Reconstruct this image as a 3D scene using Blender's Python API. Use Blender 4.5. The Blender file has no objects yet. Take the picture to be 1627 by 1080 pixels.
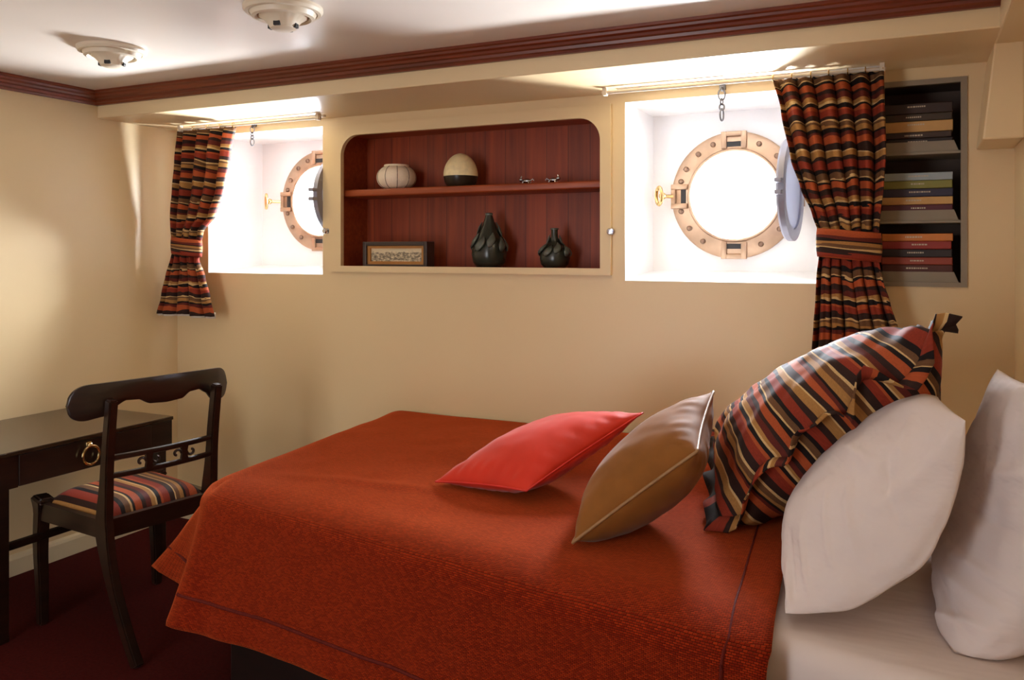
import bpy, bmesh, math, random
from mathutils import Vector, Matrix, noise

S = bpy.context.scene
COL = S.collection

# ------------------------------------------------------------------ camera
YAW = math.atan(0.4825)
CAMZ = 1.42
FPX = 1324.0
cam_d = bpy.data.cameras.new('camera')
cam = bpy.data.objects.new('camera', cam_d)
COL.objects.link(cam)
cam.location = (0, 0, CAMZ)
cam.rotation_euler = (math.pi / 2, 0, YAW)
cam_d.sensor_width = 36
cam_d.lens = FPX / 1627 * 36
cam_d.shift_y = -(540 - 398) / 1627
cam_d.clip_start = 0.02
S.camera = cam

# ------------------------------------------------------------------ world and light
S.view_settings.view_transform = 'Standard'
S.view_settings.look = 'None'
S.view_settings.gamma = 1
S.view_settings.use_curve_mapping = False
S.view_settings.exposure = 0.45
W = bpy.data.worlds.new('daylight')
S.world = W
W.use_nodes = True
W.node_tree.nodes['Background'].inputs[0].default_value = (0.93, 0.97, 1.0, 1)
W.node_tree.nodes['Background'].inputs[1].default_value = 3.0
S.cycles.use_denoising = True
S.cycles.sample_clamp_indirect = 6.0
S.cycles.max_bounces = 10
S.cycles.diffuse_bounces = 8

WX, WY, CH = -3.556, 3.244, 2.18          # left wall, hull-side wall, ceiling
RX, RY = 0.303, -1.25                     # right wall, wall behind the camera
HULL = WY + 0.40                          # inner face of the hull plating in the window recesses
PORTS = [(-2.90, 1.69), (-0.693, 1.657)]  # porthole centres (x, z)
PR = 0.272


def daylight(name, x, z, power, tilt, col, size=0.62, dy=0.42):
    ld = bpy.data.lights.new(name, 'AREA')
    ld.shape = 'DISK'
    ld.size = size
    ld.energy = power
    ld.color = col
    o = bpy.data.objects.new(name, ld)
    COL.objects.link(o)
    o.location = (x, HULL + dy, z)
    o.rotation_euler = (math.radians(-90 + tilt), 0, 0)
    return o


# sky light and the glitter thrown up off the sea, entering through the two portholes
for i, (px, pz) in enumerate(PORTS):
    daylight('sky_daylight', px, pz + 0.30, 150, -35, (0.85, 0.91, 1.0), 0.6, 0.40)
    daylight('sea_glitter', px, pz - 0.22, 300, 40, (0.85, 0.91, 1.0), 0.5, 0.36)

# added fill light behind the camera, shining in through an invented doorway
FILL_DOOR = (-2.35, -1.45, 2.0)
pl = bpy.data.lights.new('fill_light', 'AREA')
pl.shape = 'RECTANGLE'
pl.size, pl.size_y = 0.9, 1.9
pl.energy = 20
pl.color = (0.93, 0.96, 1.0)
po = bpy.data.objects.new('fill_light', pl)
COL.objects.link(po)
po.location = ((FILL_DOOR[0] + FILL_DOOR[1]) / 2, RY - 0.25, 1.02)
po.rotation_euler = (math.radians(90), 0, 0)

# ------------------------------------------------------------------ helpers
random.seed(4)


def PY(u, v, y):
    a = u - 813.5
    c, s = math.cos(YAW), math.sin(YAW)
    d = Vector((-s * FPX + c * a, c * FPX + s * a, 398 - v))
    return Vector((0, 0, CAMZ)) + d * (y / d.y)


def PZ(u, v, z):
    a = u - 813.5
    c, s = math.cos(YAW), math.sin(YAW)
    d = Vector((-s * FPX + c * a, c * FPX + s * a, 398 - v))
    return Vector((0, 0, CAMZ)) + d * ((z - CAMZ) / d.z)


def lerp(a, b, t):
    return a + (b - a) * t


def interp(pts, t):
    """piecewise smooth interpolation of [(t, value), ...]"""
    if t <= pts[0][0]:
        return pts[0][1]
    for i in range(len(pts) - 1):
        a, b = pts[i], pts[i + 1]
        if t <= b[0]:
            k = (t - a[0]) / (b[0] - a[0])
            k = k * k * (3 - 2 * k) * 0.5 + k * 0.5
            return a[1] + (b[1] - a[1]) * k
    return pts[-1][1]


def NB():
    bm = bmesh.new()
    bm.loops.layers.uv.new('UVMap')
    return bm


def wm(o):
    m = o.matrix_basis.copy()
    p = o.parent
    while p:
        m = p.matrix_basis @ m
        p = p.parent
    return m


def obj(name, bm, m, parent=None, origin=None, smooth=False, local=False, sharp=35):
    """link a bmesh (world coordinates unless local) as ONE mesh object"""
    if smooth:
        for f in bm.faces:
            f.smooth = True
    me = bpy.data.meshes.new(name)
    o = bpy.data.objects.new(name, me)
    COL.objects.link(o)
    if parent:
        o.parent = parent
        if not local:
            bm.transform(wm(parent).inverted())
    elif origin is not None:
        o.location = origin
        if not local:
            bm.transform(Matrix.Translation(-Vector(origin)))
    bm.normal_update()
    bm.to_mesh(me)
    bm.free()
    if isinstance(m, (list, tuple)):
        for k in m:
            me.materials.append(k)
    else:
        me.materials.append(m)
    if smooth and sharp:
        me.set_sharp_from_angle(angle=math.radians(sharp))
    return o


def tag(o, label, cat, group=None):
    o['label'] = label
    o['category'] = cat
    if group:
        o['group'] = group
    return o


def thing(name, label, cat, loc=(0, 0, 0), rz=0, group=None):
    o = bpy.data.objects.new(name, None)
    o.empty_display_size = 0.05
    COL.objects.link(o)
    o.location = loc
    o.rotation_euler = (0, 0, rz)
    return tag(o, label, cat, group)


def struct(name, bm, m, parent=None, smooth=False):
    o = obj(name, bm, m, parent, smooth=smooth)
    if parent is None:
        o['kind'] = 'structure'
    return o


def box(bm, a, b, bev=0.0, seg=2):
    """axis-aligned box from corner a to corner b"""
    a, b = Vector(a), Vector(b)
    c, s = (a + b) / 2, b - a
    r = bmesh.ops.create_cube(bm, size=1, matrix=Matrix.Translation(c) @ Matrix.Diagonal((abs(s.x), abs(s.y), abs(s.z), 1)))
    if bev > 0:
        es = {e for v in r['verts'] for e in v.link_edges}
        bmesh.ops.bevel(bm, geom=list(es), offset=bev, segments=seg, affect='EDGES', profile=0.5)


def prism(bm, pts, dirv, bev=0.0):
    """closed polygon pts (3D, planar) extruded by dirv"""
    dirv = Vector(dirv)
    lo = [bm.verts.new(Vector(p)) for p in pts]
    hi = [bm.verts.new(Vector(p) + dirv) for p in pts]
    n = len(pts)
    fs = [bm.faces.new(lo[::-1]), bm.faces.new(hi)]
    for i in range(n):
        fs.append(bm.faces.new((lo[i], lo[(i + 1) % n], hi[(i + 1) % n], hi[i])))
    bmesh.ops.recalc_face_normals(bm, faces=fs)
    if bev:
        es = {e for f in fs for e in f.edges}
        bmesh.ops.bevel(bm, geom=list(es), offset=bev, segments=2, affect='EDGES', profile=0.5)


def sweep(bm, pts, prof, closed=False, up=Vector((0, 0, 1)), cap=True, uvs=1.0):
    """sweep a closed 2-D profile (list of (a, b), or a function of index) along pts"""
    P = [Vector(p) for p in pts]
    n = len(P)
    rings = []
    L = 0
    for i in range(n):
        if closed:
            t = (P[(i + 1) % n] - P[i - 1]).normalized()
        else:
            t = (P[min(i + 1, n - 1)] - P[max(i - 1, 0)]).normalized()
        u_ = up if abs(t.dot(up)) < 0.97 else Vector((1, 0, 0))
        a = t.cross(u_).normalized()
        b = a.cross(t).normalized()
        pr = prof(i) if callable(prof) else prof
        rings.append([bm.verts.new(P[i] + a * x + b * y) for x, y in pr])
    m = len(rings[0])
    fs = []
    for i in range(n if closed else n - 1):
        r0, r1 = rings[i], rings[(i + 1) % n]
        for j in range(m):
            fs.append(bm.faces.new((r0[j], r0[(j + 1) % m], r1[(j + 1) % m], r1[j])))
    if cap and not closed:
        fs.append(bm.faces.new(rings[0][::-1]))
        fs.append(bm.faces.new(rings[-1]))
    bmesh.ops.recalc_face_normals(bm, faces=fs)


def circ(r, n=10, ry=None):
    ry = r if ry is None else ry
    return [(r * math.cos(2 * math.pi * k / n), ry * math.sin(2 * math.pi * k / n)) for k in range(n)]


def tube(bm, pts, r, n=10, closed=False, up=Vector((0, 0, 1))):
    if callable(r):
        sweep(bm, pts, lambda i: circ(r(i), n), closed, up)
    elif isinstance(r, (list, tuple)):
        sweep(bm, pts, lambda i: circ(r[i], n), closed, up)
    else:
        sweep(bm, pts, circ(r, n), closed, up)


def lathe(bm, prof, c=(0, 0, 0), n=32, mod=None, axis='Z', closed=False):
    """revolve (r, h) profile about an axis through c"""
    c = Vector(c)
    rings = []
    for r, h in prof:
        ring = []
        for k in range(n):
            a = 2 * math.pi * k / n
            rr = r * (mod(a, h) if mod else 1)
            x, y = rr * math.cos(a), rr * math.sin(a)
            if axis == 'Z':
                p = Vector((x, y, h))
            else:                      # 'Y': profile h runs along Y
                p = Vector((x, h, y))
            ring.append(bm.verts.new(c + p))
        rings.append(ring)
    fs = []
    m = len(rings)
    for i in range(m if closed else m - 1):
        r0, r1 = rings[i], rings[(i + 1) % m]
        for j in range(n):
            fs.append(bm.faces.new((r0[j], r0[(j + 1) % n], r1[(j + 1) % n], r1[j])))
    if not closed:
        fs.append(bm.faces.new(rings[0][::-1]))
        fs.append(bm.faces.new(rings[-1]))
    bmesh.ops.recalc_face_normals(bm, faces=fs)


def ball(bm, c, r, sub=2, sc=(1, 1, 1)):
    bmesh.ops.create_icosphere(bm, subdivisions=sub, radius=r,
                               matrix=Matrix.Translation(Vector(c)) @ Matrix.Diagonal((*sc, 1)))


def grid(bm, nu, nv, fn, uvfn=None, flip=False):
    """surface from fn(u, v), u and v in 0..1"""
    uvl = bm.loops.layers.uv.active
    V = [[bm.verts.new(fn(i / nu, j / nv)) for j in range(nv + 1)] for i in range(nu + 1)]
    for i in range(nu):
        for j in range(nv):
            idx = [(i, j), (i + 1, j), (i + 1, j + 1), (i, j + 1)]
            if flip:
                idx.reverse()
            f = bm.faces.new([V[a][b] for a, b in idx])
            if uvfn:
                for l, (a, b) in zip(f.loops, idx):
                    l[uvl].uv = uvfn(a / nu, b / nv)
    return V


def ring_plate(bm, inner, outer, y0, y1):
    """plate between two matching loops of (x, z), from y0 (front) to y1 (back)"""
    n = len(inner)
    A = [[bm.verts.new((x, y, z)) for x, z in L] for L in (inner, outer) for y in (y0, y1)]
    fi, bi, fo, bo = A
    fs = []
    for k in range(n):
        j = (k + 1) % n
        fs += [bm.faces.new((fi[k], fi[j], fo[j], fo[k])), bm.faces.new((bi[k], bi[j], bo[j], bo[k])),
               bm.faces.new((fi[k], fi[j], bi[j], bi[k])), bm.faces.new((fo[k], fo[j], bo[j], bo[k]))]
    bmesh.ops.recalc_face_normals(bm, faces=fs)


def to_rect(pts, x0, x1, z0, z1):
    """project loop points radially onto a rectangle, keeping its corners"""
    cx, cz = (x0 + x1) / 2, (z0 + z1) / 2
    hx, hz = (x1 - x0) / 2, (z1 - z0) / 2
    out = []
    for x, z in pts:
        dx, dz = (x - cx) / hx, (z - cz) / hz
        k = 1 / max(abs(dx), abs(dz), 1e-6)
        out.append((cx + dx * k * hx, cz + dz * k * hz))
    for sx in (-1, 1):
        for sz in (-1, 1):
            c = (cx + sx * hx, cz + sz * hz)
            i = min(range(len(out)), key=lambda q: (out[q][0] - c[0]) ** 2 + (out[q][1] - c[1]) ** 2)
            out[i] = c
    return out


# ------------------------------------------------------------------ materials
def srgb(r, g, b):
    def f(c):
        c /= 255
        return c / 12.92 if c <= 0.04045 else ((c + 0.055) / 1.055) ** 2.4
    return (f(r), f(g), f(b), 1)


def base_mat(name, rough=0.6, metal=0.0, spec=0.5):
    m = bpy.data.materials.new(name)
    m.use_nodes = True
    b = m.node_tree.nodes['Principled BSDF']
    b.inputs['Roughness'].default_value = rough
    b.inputs['Metallic'].default_value = metal
    b.inputs['Specular IOR Level'].default_value = spec
    return m, m.node_tree, b


def nd(t, kind, **kw):
    n = t.nodes.new(kind)
    for k, v in kw.items():
        setattr(n, k, v)
    return n


def ramp(t, stops, interp_='LINEAR'):
    r = nd(t, 'ShaderNodeValToRGB')
    cr = r.color_ramp
    cr.interpolation = interp_
    while len(cr.elements) < len(stops):
        cr.elements.new(0.5)
    for e, (p, c) in zip(cr.elements, stops):
        e.position = p
        e.color = c
    return r


def paint(name, c, rough=0.5, var=0.06, scale=3.0, metal=0.0, spec=0.5, bump=0.0, bscale=120, sheen=0, stretch=None):
    m, t, b = base_mat(name, rough, metal, spec)
    tc = nd(t, 'ShaderNodeTexCoord')
    mp = nd(t, 'ShaderNodeMapping')
    if stretch:
        mp.inputs['Scale'].default_value = stretch
    t.links.new(tc.outputs['Object'], mp.inputs[0])
    n = nd(t, 'ShaderNodeTexNoise')
    n.inputs['Scale'].default_value = scale
    n.inputs['Detail'].default_value = 5
    t.links.new(mp.outputs[0], n.inputs['Vector'])
    lo = tuple(max(0, x * (1 - var)) for x in c[:3]) + (1,)
    hi = tuple(min(1, x * (1 + var)) for x in c[:3]) + (1,)
    r = ramp(t, [(0.3, lo), (0.7, hi)])
    t.links.new(n.outputs['Fac'], r.inputs[0])
    t.links.new(r.outputs[0], b.inputs['Base Color'])
    if bump:
        n2 = nd(t, 'ShaderNodeTexNoise')
        n2.inputs['Scale'].default_value = bscale
        n2.inputs['Detail'].default_value = 3
        t.links.new(mp.outputs[0], n2.inputs['Vector'])
        bp = nd(t, 'ShaderNodeBump')
        bp.inputs['Strength'].default_value = bump
        bp.inputs['Distance'].default_value = 0.01
        t.links.new(n2.outputs['Fac'], bp.inputs['Height'])
        t.links.new(bp.outputs[0], b.inputs['Normal'])
    if sheen:
        b.inputs['Sheen Weight'].default_value = sheen
        b.inputs['Sheen Roughness'].default_value = 0.4
    return m


def wood(name, c0, c1, rough=0.4, grain=(1.5, 30, 30), scale=2.0, planks=0.0, spec=0.5):
    m, t, b = base_mat(name, rough, 0, spec)
    tc = nd(t, 'ShaderNodeTexCoord')
    mp = nd(t, 'ShaderNodeMapping')
    mp.inputs['Scale'].default_value = grain
    t.links.new(tc.outputs['Object'], mp.inputs[0])
    n = nd(t, 'ShaderNodeTexNoise')
    n.inputs['Scale'].default_value = scale
    n.inputs['Detail'].default_value = 6
    n.inputs['Distortion'].default_value = 0.6
    t.links.new(mp.outputs[0], n.inputs['Vector'])
    r = ramp(t, [(0.25, c0), (0.75, c1)])
    t.links.new(n.outputs['Fac'], r.inputs[0])
    out = r.outputs[0]
    if planks:
        sx = nd(t, 'ShaderNodeSeparateXYZ')
        t.links.new(tc.outputs['Object'], sx.inputs[0])
        d = nd(t, 'ShaderNodeMath', operation='DIVIDE')
        d.inputs[1].default_value = planks
        t.links.new(sx.outputs['X'], d.inputs[0])
        fl = nd(t, 'ShaderNodeMath', operation='FLOOR')
        t.links.new(d.outputs[0], fl.inputs[0])
        wn = nd(t, 'ShaderNodeTexWhiteNoise', noise_dimensions='1D')
        t.links.new(fl.outputs[0], wn.inputs['W'])
        fr = nd(t, 'ShaderNodeMath', operation='FRACT')
        t.links.new(d.outputs[0], fr.inputs[0])
        gap = ramp(t, [(0.0, (0.25, 0.25, 0.25, 1)), (0.05, (1, 1, 1, 1))])
        t.links.new(fr.outputs[0], gap.inputs[0])
        pr = ramp(t, [(0.0, (0.84, 0.84, 0.84, 1)), (1.0, (1.12, 1.08, 1.04, 1))])
        t.links.new(wn.outputs[0], pr.inputs[0])
        for src in (gap.outputs[0], pr.outputs[0]):
            mx = nd(t, 'ShaderNodeMix', data_type='RGBA', blend_type='MULTIPLY')
            mx.inputs['Factor'].default_value = 1
            t.links.new(out, mx.inputs['A'])
            t.links.new(src, mx.inputs['B'])
            out = mx.outputs['Result']
    t.links.new(out, b.inputs['Base Color'])
    return m


STRIPE = {'b': srgb(50, 30, 24), 'k': srgb(28, 18, 16), 'r': srgb(140, 50, 30), 'o': srgb(172, 80, 40), 't': srgb(170, 122, 66),
          'c': srgb(208, 172, 116), 'm': srgb(96, 36, 26), 'w': srgb(108, 74, 46)}


def stripes(name, seq, period, comp='Y', rough=0.6, transl=0.0, sheen=0.05, ikat=0.0):
    """striped cloth; seq = [(colour key, relative width), ...]; pattern runs along one uv axis, in metres"""
    m, t, b = base_mat(name, rough, 0, 0.35)
    uv = nd(t, 'ShaderNodeUVMap')
    sx = nd(t, 'ShaderNodeSeparateXYZ')
    t.links.new(uv.outputs[0], sx.inputs[0])
    d = nd(t, 'ShaderNodeMath', operation='DIVIDE')
    d.inputs[1].default_value = period
    t.links.new(sx.outputs[comp], d.inputs[0])
    fr = nd(t, 'ShaderNodeMath', operation='FRACT')
    t.links.new(d.outputs[0], fr.inputs[0])
    tot = sum(w for _, w in seq)
    stops, p = [], 0
    for k, w in seq:
        stops.append((p / tot, STRIPE[k]))
        p += w
    r = ramp(t, stops[:32], 'CONSTANT')
    if ikat:
        # broken, streaky weft: the colour rows slip against each other along their length
        mp = nd(t, 'ShaderNodeMapping')
        mp.inputs['Scale'].default_value = (9, 70, 1) if comp == 'Y' else (70, 9, 1)
        t.links.new(uv.outputs[0], mp.inputs[0])
        ns = nd(t, 'ShaderNodeTexNoise')
        ns.inputs['Scale'].default_value = 1.0
        ns.inputs['Detail'].default_value = 0.5
        t.links.new(mp.outputs[0], ns.inputs['Vector'])
        ma = nd(t, 'ShaderNodeMath', operation='MULTIPLY_ADD')
        ma.inputs[1].default_value = ikat
        t.links.new(ns.outputs['Fac'], ma.inputs[0])
        t.links.new(d.outputs[0], ma.inputs[2])
        t.links.new(ma.outputs[0], fr.inputs[0])
    t.links.new(fr.outputs[0], r.inputs[0])
    n = nd(t, 'ShaderNodeTexNoise')
    n.inputs['Scale'].default_value = 260
    t.links.new(uv.outputs[0], n.inputs['Vector'])
    nr = ramp(t, [(0.2, (0.75, 0.75, 0.75, 1)), (0.8, (1.1, 1.1, 1.1, 1))])
    t.links.new(n.outputs['Fac'], nr.inputs[0])
    mx = nd(t, 'ShaderNodeMix', data_type='RGBA', blend_type='MULTIPLY')
    mx.inputs['Factor'].default_value = 1
    t.links.new(r.outputs[0], mx.inputs['A'])
    t.links.new(nr.outputs[0], mx.inputs['B'])
    t.links.new(mx.outputs['Result'], b.inputs['Base Color'])
    b.inputs['Sheen Weight'].default_value = sheen
    b.inputs['Sheen Roughness'].default_value = 0.4
    b.inputs['Specular IOR Level'].default_value = 0.2
    if transl:
        tr = nd(t, 'ShaderNodeBsdfTranslucent')
        t.links.new(mx.outputs['Result'], tr.inputs[0])
        ms = nd(t, 'ShaderNodeMixShader')
        ms.inputs[0].default_value = transl
        t.links.new(b.outputs[0], ms.inputs[1])
        t.links.new(tr.outputs[0], ms.inputs[2])
        t.links.new(ms.outputs[0], t.nodes['Material Output'].inputs[0])
    return m


def weave(name, c0, c1, c2, bw=0.016, bh=0.007):
    """matelasse bedspread: small woven dashes"""
    m, t, b = base_mat(name, 0.9, 0, 0.06)
    uv = nd(t, 'ShaderNodeUVMap')
    br = nd(t, 'ShaderNodeTexBrick')
    br.inputs['Scale'].default_value = 1
    br.inputs['Brick Width'].default_value = bw
    br.inputs['Row Height'].default_value = bh
    br.inputs['Mortar Size'].default_value = 0.0010
    br.inputs['Mortar Smooth'].default_value = 0.6
    br.inputs['Bias'].default_value = -0.2
    br.inputs['Color1'].default_value = c0
    br.inputs['Color2'].default_value = c1
    br.inputs['Mortar'].default_value = c2
    t.links.new(uv.outputs[0], br.inputs['Vector'])
    t.links.new(br.outputs['Color'], b.inputs['Base Color'])
    n = nd(t, 'ShaderNodeTexNoise')
    n.inputs['Scale'].default_value = 6
    t.links.new(uv.outputs[0], n.inputs['Vector'])
    ad = nd(t, 'ShaderNodeMath', operation='MULTIPLY_ADD')
    ad.inputs[1].default_value = -1
    t.links.new(br.outputs['Fac'], ad.inputs[0])
    t.links.new(n.outputs['Fac'], ad.inputs[2])
    bp = nd(t, 'ShaderNodeBump')
    bp.inputs['Strength'].default_value = 0.6
    bp.inputs['Distance'].default_value = 0.004
    t.links.new(ad.outputs[0], bp.inputs['Height'])
    t.links.new(bp.outputs[0], b.inputs['Normal'])
    b.inputs['Sheen Weight'].default_value = 0.7
    b.inputs['Sheen Roughness'].default_value = 0.45
    b.inputs['Sheen Tint'].default_value = (1.0, 0.21, 0.05, 1)
    return m


M = {}
M['cream'] = paint('cream_paint', srgb(225, 201, 156), 0.38, 0.02, 1.5, bump=0.03, bscale=25)
M['ceiling'] = paint('ceiling_paint', srgb(224, 213, 200), 0.3, 0.015, 1.5, bump=0.02, bscale=20)
M['white'] = paint('white_gloss_paint', srgb(250, 249, 247), 0.35, 0.01, 2)
M['skirting'] = paint('skirting_paint', srgb(224, 208, 172), 0.4, 0.03, 4)
M['carpet'] = paint('red_carpet', srgb(70, 15, 12), 0.95, 0.25, 90, spec=0.1, bump=0.6, bscale=400)
M['crown'] = wood('mahogany_moulding', srgb(84, 32, 13), srgb(128, 54, 22), 0.35, (1.2, 25, 25))
M['crown_y'] = wood('mahogany_moulding_side', srgb(84, 32, 13), srgb(128, 54, 22), 0.35, (25, 1.2, 25))
M['mahog'] = wood('mahogany_planks', srgb(124, 44, 12), srgb(160, 66, 20), 0.5, (22, 22, 1.0), 2.0, 0.105)
M['mahog_shelf'] = wood('mahogany_shelf', srgb(128, 50, 18), srgb(168, 80, 34), 0.45, (1.0, 25, 25))
M['dark'] = wood('dark_stained_wood', srgb(24, 13, 8), srgb(46, 25, 15), 0.3, (3, 3, 22), 2.0)
M['dark_top'] = wood('dark_desk_top', srgb(46, 32, 20), srgb(64, 46, 30), 0.18, (22, 2, 22), 2.0)
M['bedbase'] = wood('dark_bed_wood', srgb(18, 9, 7), srgb(34, 17, 12), 0.4, (2, 20, 20))
M['brass'] = paint('brass', srgb(206, 164, 112), 0.28, 0.15, 14, metal=1.0)
M['oldbrass'] = paint('polished_brass', srgb(222, 190, 132), 0.2, 0.1, 14, metal=1.0)
M['bronze'] = paint('bronze_ring', srgb(178, 148, 122), 0.42, 0.16, 12, metal=0.9)
M['bolt'] = paint('bronze_bolt', srgb(128, 102, 84), 0.4, 0.15, 20, metal=0.9)
M['steel'] = paint('steel', srgb(190, 190, 196), 0.25, 0.08, 20, metal=1.0)
M['grey_metal'] = paint('grey_painted_metal', srgb(150, 150, 164), 0.45, 0.08, 10, metal=0.3)
M['chain_steel'] = paint('dull_chain_steel', srgb(112, 110, 112), 0.4, 0.1, 20, metal=0.9)
M['slot'] = paint('dark_slot', srgb(22, 18, 16), 0.6, 0.1, 10)
M['plastic'] = paint('cream_plastic', srgb(222, 208, 184), 0.4, 0.03, 6)
M['red_velvet'] = paint('red_velvet', srgb(204, 46, 20), 0.6, 0.06, 9, spec=0.3, sheen=0.2, bump=0.05, bscale=14)
M['brown_velvet'] = paint('brown_velvet', srgb(134, 84, 34), 0.72, 0.12, 12, spec=0.15, sheen=0.12, bump=0.05, bscale=14)
M['piping_b'] = paint('brown_piping', srgb(150, 112, 70), 0.5, 0.08, 20)
M['piping_r'] = paint('red_piping', srgb(208, 44, 32), 0.5, 0.08, 20)
M['linen'] = paint('white_cotton', srgb(220, 208, 203), 0.8, 0.02, 5, spec=0.2, bump=1.0, bscale=11, stretch=(1, 0.5, 1.6))
M['sheet'] = paint('white_sheet', srgb(222, 210, 204), 0.75, 0.02, 4, spec=0.2, bump=0.9, bscale=6, stretch=(0.5, 1.5, 1))
M['spread'] = weave('red_orange_matelasse', srgb(118, 26, 9), srgb(164, 48, 16), srgb(66, 10, 4), 0.0100, 0.0050)
M['spread_hem'] = paint('spread_hem', srgb(92, 24, 12), 0.8, 0.12, 40, spec=0.2, bump=0.3, bscale=200)
SEQ = [('k', 3), ('r', 6), ('b', 3), ('t', 4), ('c', 1.2), ('b', 5), ('o', 6), ('m', 3), ('k', 2), ('t', 3), ('w', 3), ('c', 1), ('b', 4),
       ('r', 5), ('o', 2), ('k', 3), ('c', 1.2), ('t', 3), ('m', 4), ('b', 3), ('o', 5), ('k', 2), ('c', 1.4), ('w', 4)]
M['curtain'] = stripes('striped_curtain_cloth', SEQ, 0.34, 'Y', 0.75, transl=0.08, ikat=0.07)
M['pillow_stripe'] = stripes('striped_pillow_cloth', SEQ, 0.36, 'X', 0.75, sheen=0.0, ikat=0.03)
M['seat_stripe'] = stripes('striped_seat_cloth', SEQ[5:] + SEQ[:5], 0.46, 'X', 0.6)
M['lining'] = paint('curtain_lining', srgb(214, 202, 184), 0.8, 0.03, 5)
M['urchin'] = paint('pale_urchin_shell', srgb(238, 222, 196), 0.6, 0.06, 14, bump=0.3, bscale=60)
M['seam'] = paint('brown_seam', srgb(104, 78, 56), 0.7, 0.1, 14)
M['egg'] = paint('speckled_cream_glaze', srgb(242, 224, 174), 0.45, 0.08, 50, bump=0.15, bscale=90)
M['eggbase'] = paint('dark_glaze', srgb(42, 34, 24), 0.3, 0.2, 20)
M['bottle'] = paint('dark_green_glaze', srgb(44, 46, 38), 0.25, 0.25, 14)
M['leafrelief'] = paint('grey_green_relief', srgb(84, 88, 78), 0.35, 0.2, 14)
M['frame'] = wood('dark_picture_frame', srgb(44, 32, 26), srgb(66, 48, 38), 0.4, (3, 20, 20))
M['gold'] = paint('gilt_mount', srgb(172, 118, 58), 0.4, 0.12, 20, metal=0.2)
M['grey_paint'] = paint('grey_bookcase_paint', srgb(142, 130, 110), 0.5, 0.03, 5)
M['shelfdark'] = paint('dark_bookcase_inside', srgb(88, 68, 54), 0.6, 0.06, 5)
M['paper'] = paint('book_pages', srgb(206, 192, 160), 0.8, 0.05, 60)
M['title'] = paint('pale_spine_print', srgb(200, 186, 160), 0.6, 0.1, 200)


def glass_mat():
    m, t, b = base_mat('porthole_glass', 0.03, 0, 0.5)
    b.inputs['Transmission Weight'].default_value = 0.3
    b.inputs['Base Color'].default_value = (0.62, 0.66, 0.78, 1)
    b.inputs['IOR'].default_value = 1.2
    b.inputs['Roughness'].default_value = 0.25
    return m


M['glass'] = glass_mat()


def engraving():
    """grey scribbled harbour engraving on cream paper"""
    m, t, b = base_mat('old_engraving', 0.5)
    uv = nd(t, 'ShaderNodeUVMap')
    mp = nd(t, 'ShaderNodeMapping')
    mp.inputs['Scale'].default_value = (9, 4, 1)
    t.links.new(uv.outputs[0], mp.inputs[0])
    n = nd(t, 'ShaderNodeTexNoise')
    n.inputs['Scale'].default_value = 2.2
    n.inputs['Detail'].default_value = 7
    n.inputs['Roughness'].default_value = 0.75
    t.links.new(mp.outputs[0], n.inputs['Vector'])
    sx = nd(t, 'ShaderNodeSeparateXYZ')
    t.links.new(uv.outputs[0], sx.inputs[0])
    band = ramp(t, [(0.0, (0.1, 0.1, 0.1, 1)), (0.25, (0.0, 0.0, 0.0, 1)), (0.6, (0.0, 0.0, 0.0, 1)), (0.85, (0.35, 0.35, 0.35, 1))])
    t.links.new(sx.outputs['Y'], band.inputs[0])
    ad = nd(t, 'ShaderNodeMath', operation='ADD')
    t.links.new(n.outputs['Fac'], ad.inputs[0])
    t.links.new(band.outputs[0], ad.inputs[1])
    r = ramp(t, [(0.36, srgb(60, 52, 44)), (0.5, srgb(150, 136, 112)), (0.6, srgb(222, 206, 168))])
    t.links.new(ad.outputs[0], r.inputs[0])
    t.links.new(r.outputs[0], b.inputs['Base Color'])
    return m


M['engraving'] = engraving()

# ------------------------------------------------------------------ room shell
T = 0.08
bm = NB(); box(bm, (WX - T, RY - T, -T), (RX + T, WY + 0.5, 0)); struct('floor', bm, M['carpet'])
bm = NB(); box(bm, (WX - T, RY - T, CH), (RX + T, WY + 0.5, CH + T)); struct('ceiling', bm, M['ceiling'])
bm = NB(); box(bm, (WX - T, RY - T, 0), (WX, WY + 0.5, CH)); struct('wall_left', bm, M['cream'])
bm = NB(); box(bm, (RX, RY - T, 0), (RX + T, WY + 0.5, CH)); struct('wall_right', bm, M['cream'])
bm = NB()
box(bm, (WX, RY - T, 0), (FILL_DOOR[0], RY, CH))
box(bm, (FILL_DOOR[1], RY - T, 0), (RX, RY, CH))
box(bm, (FILL_DOOR[0], RY - T, FILL_DOOR[2]), (FILL_DOOR[1], RY, CH))  # lintel of the invented doorway, left open for the added fill light
struct('wall_front', bm, M['mahog'])

# openings in the hull-side wall: (x0, x1, z0, z1)
OP_L = (-3.335, -2.585, 1.303, 2.024)
OP_C = (-2.500, -1.130, 1.335, 1.990)
OP_R = (-1.057, -0.300, 1.297, 2.022)
OP_B = (-0.128, 0.160, 1.298, 2.012)
bm = NB()
x = WX
for a in (OP_L, OP_C, OP_R, OP_B):
    box(bm, (x, WY, 0), (a[0], WY + 0.46, CH))
    box(bm, (a[0], WY, 0), (a[1], WY + 0.46, a[2]))
    box(bm, (a[0], WY, a[3]), (a[1], WY + 0.46, CH))
    x = a[1]
box(bm, (x, WY, 0), (RX, WY + 0.46, CH))
struct('wall_back', bm, M['cream'])

# the boxed beam over the windows
BY, BZ = 2.757, 2.059
bm = NB(); box(bm, (WX, BY, BZ), (RX, WY, CH), 0.004); struct('trim_1', bm, M['cream'])
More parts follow.
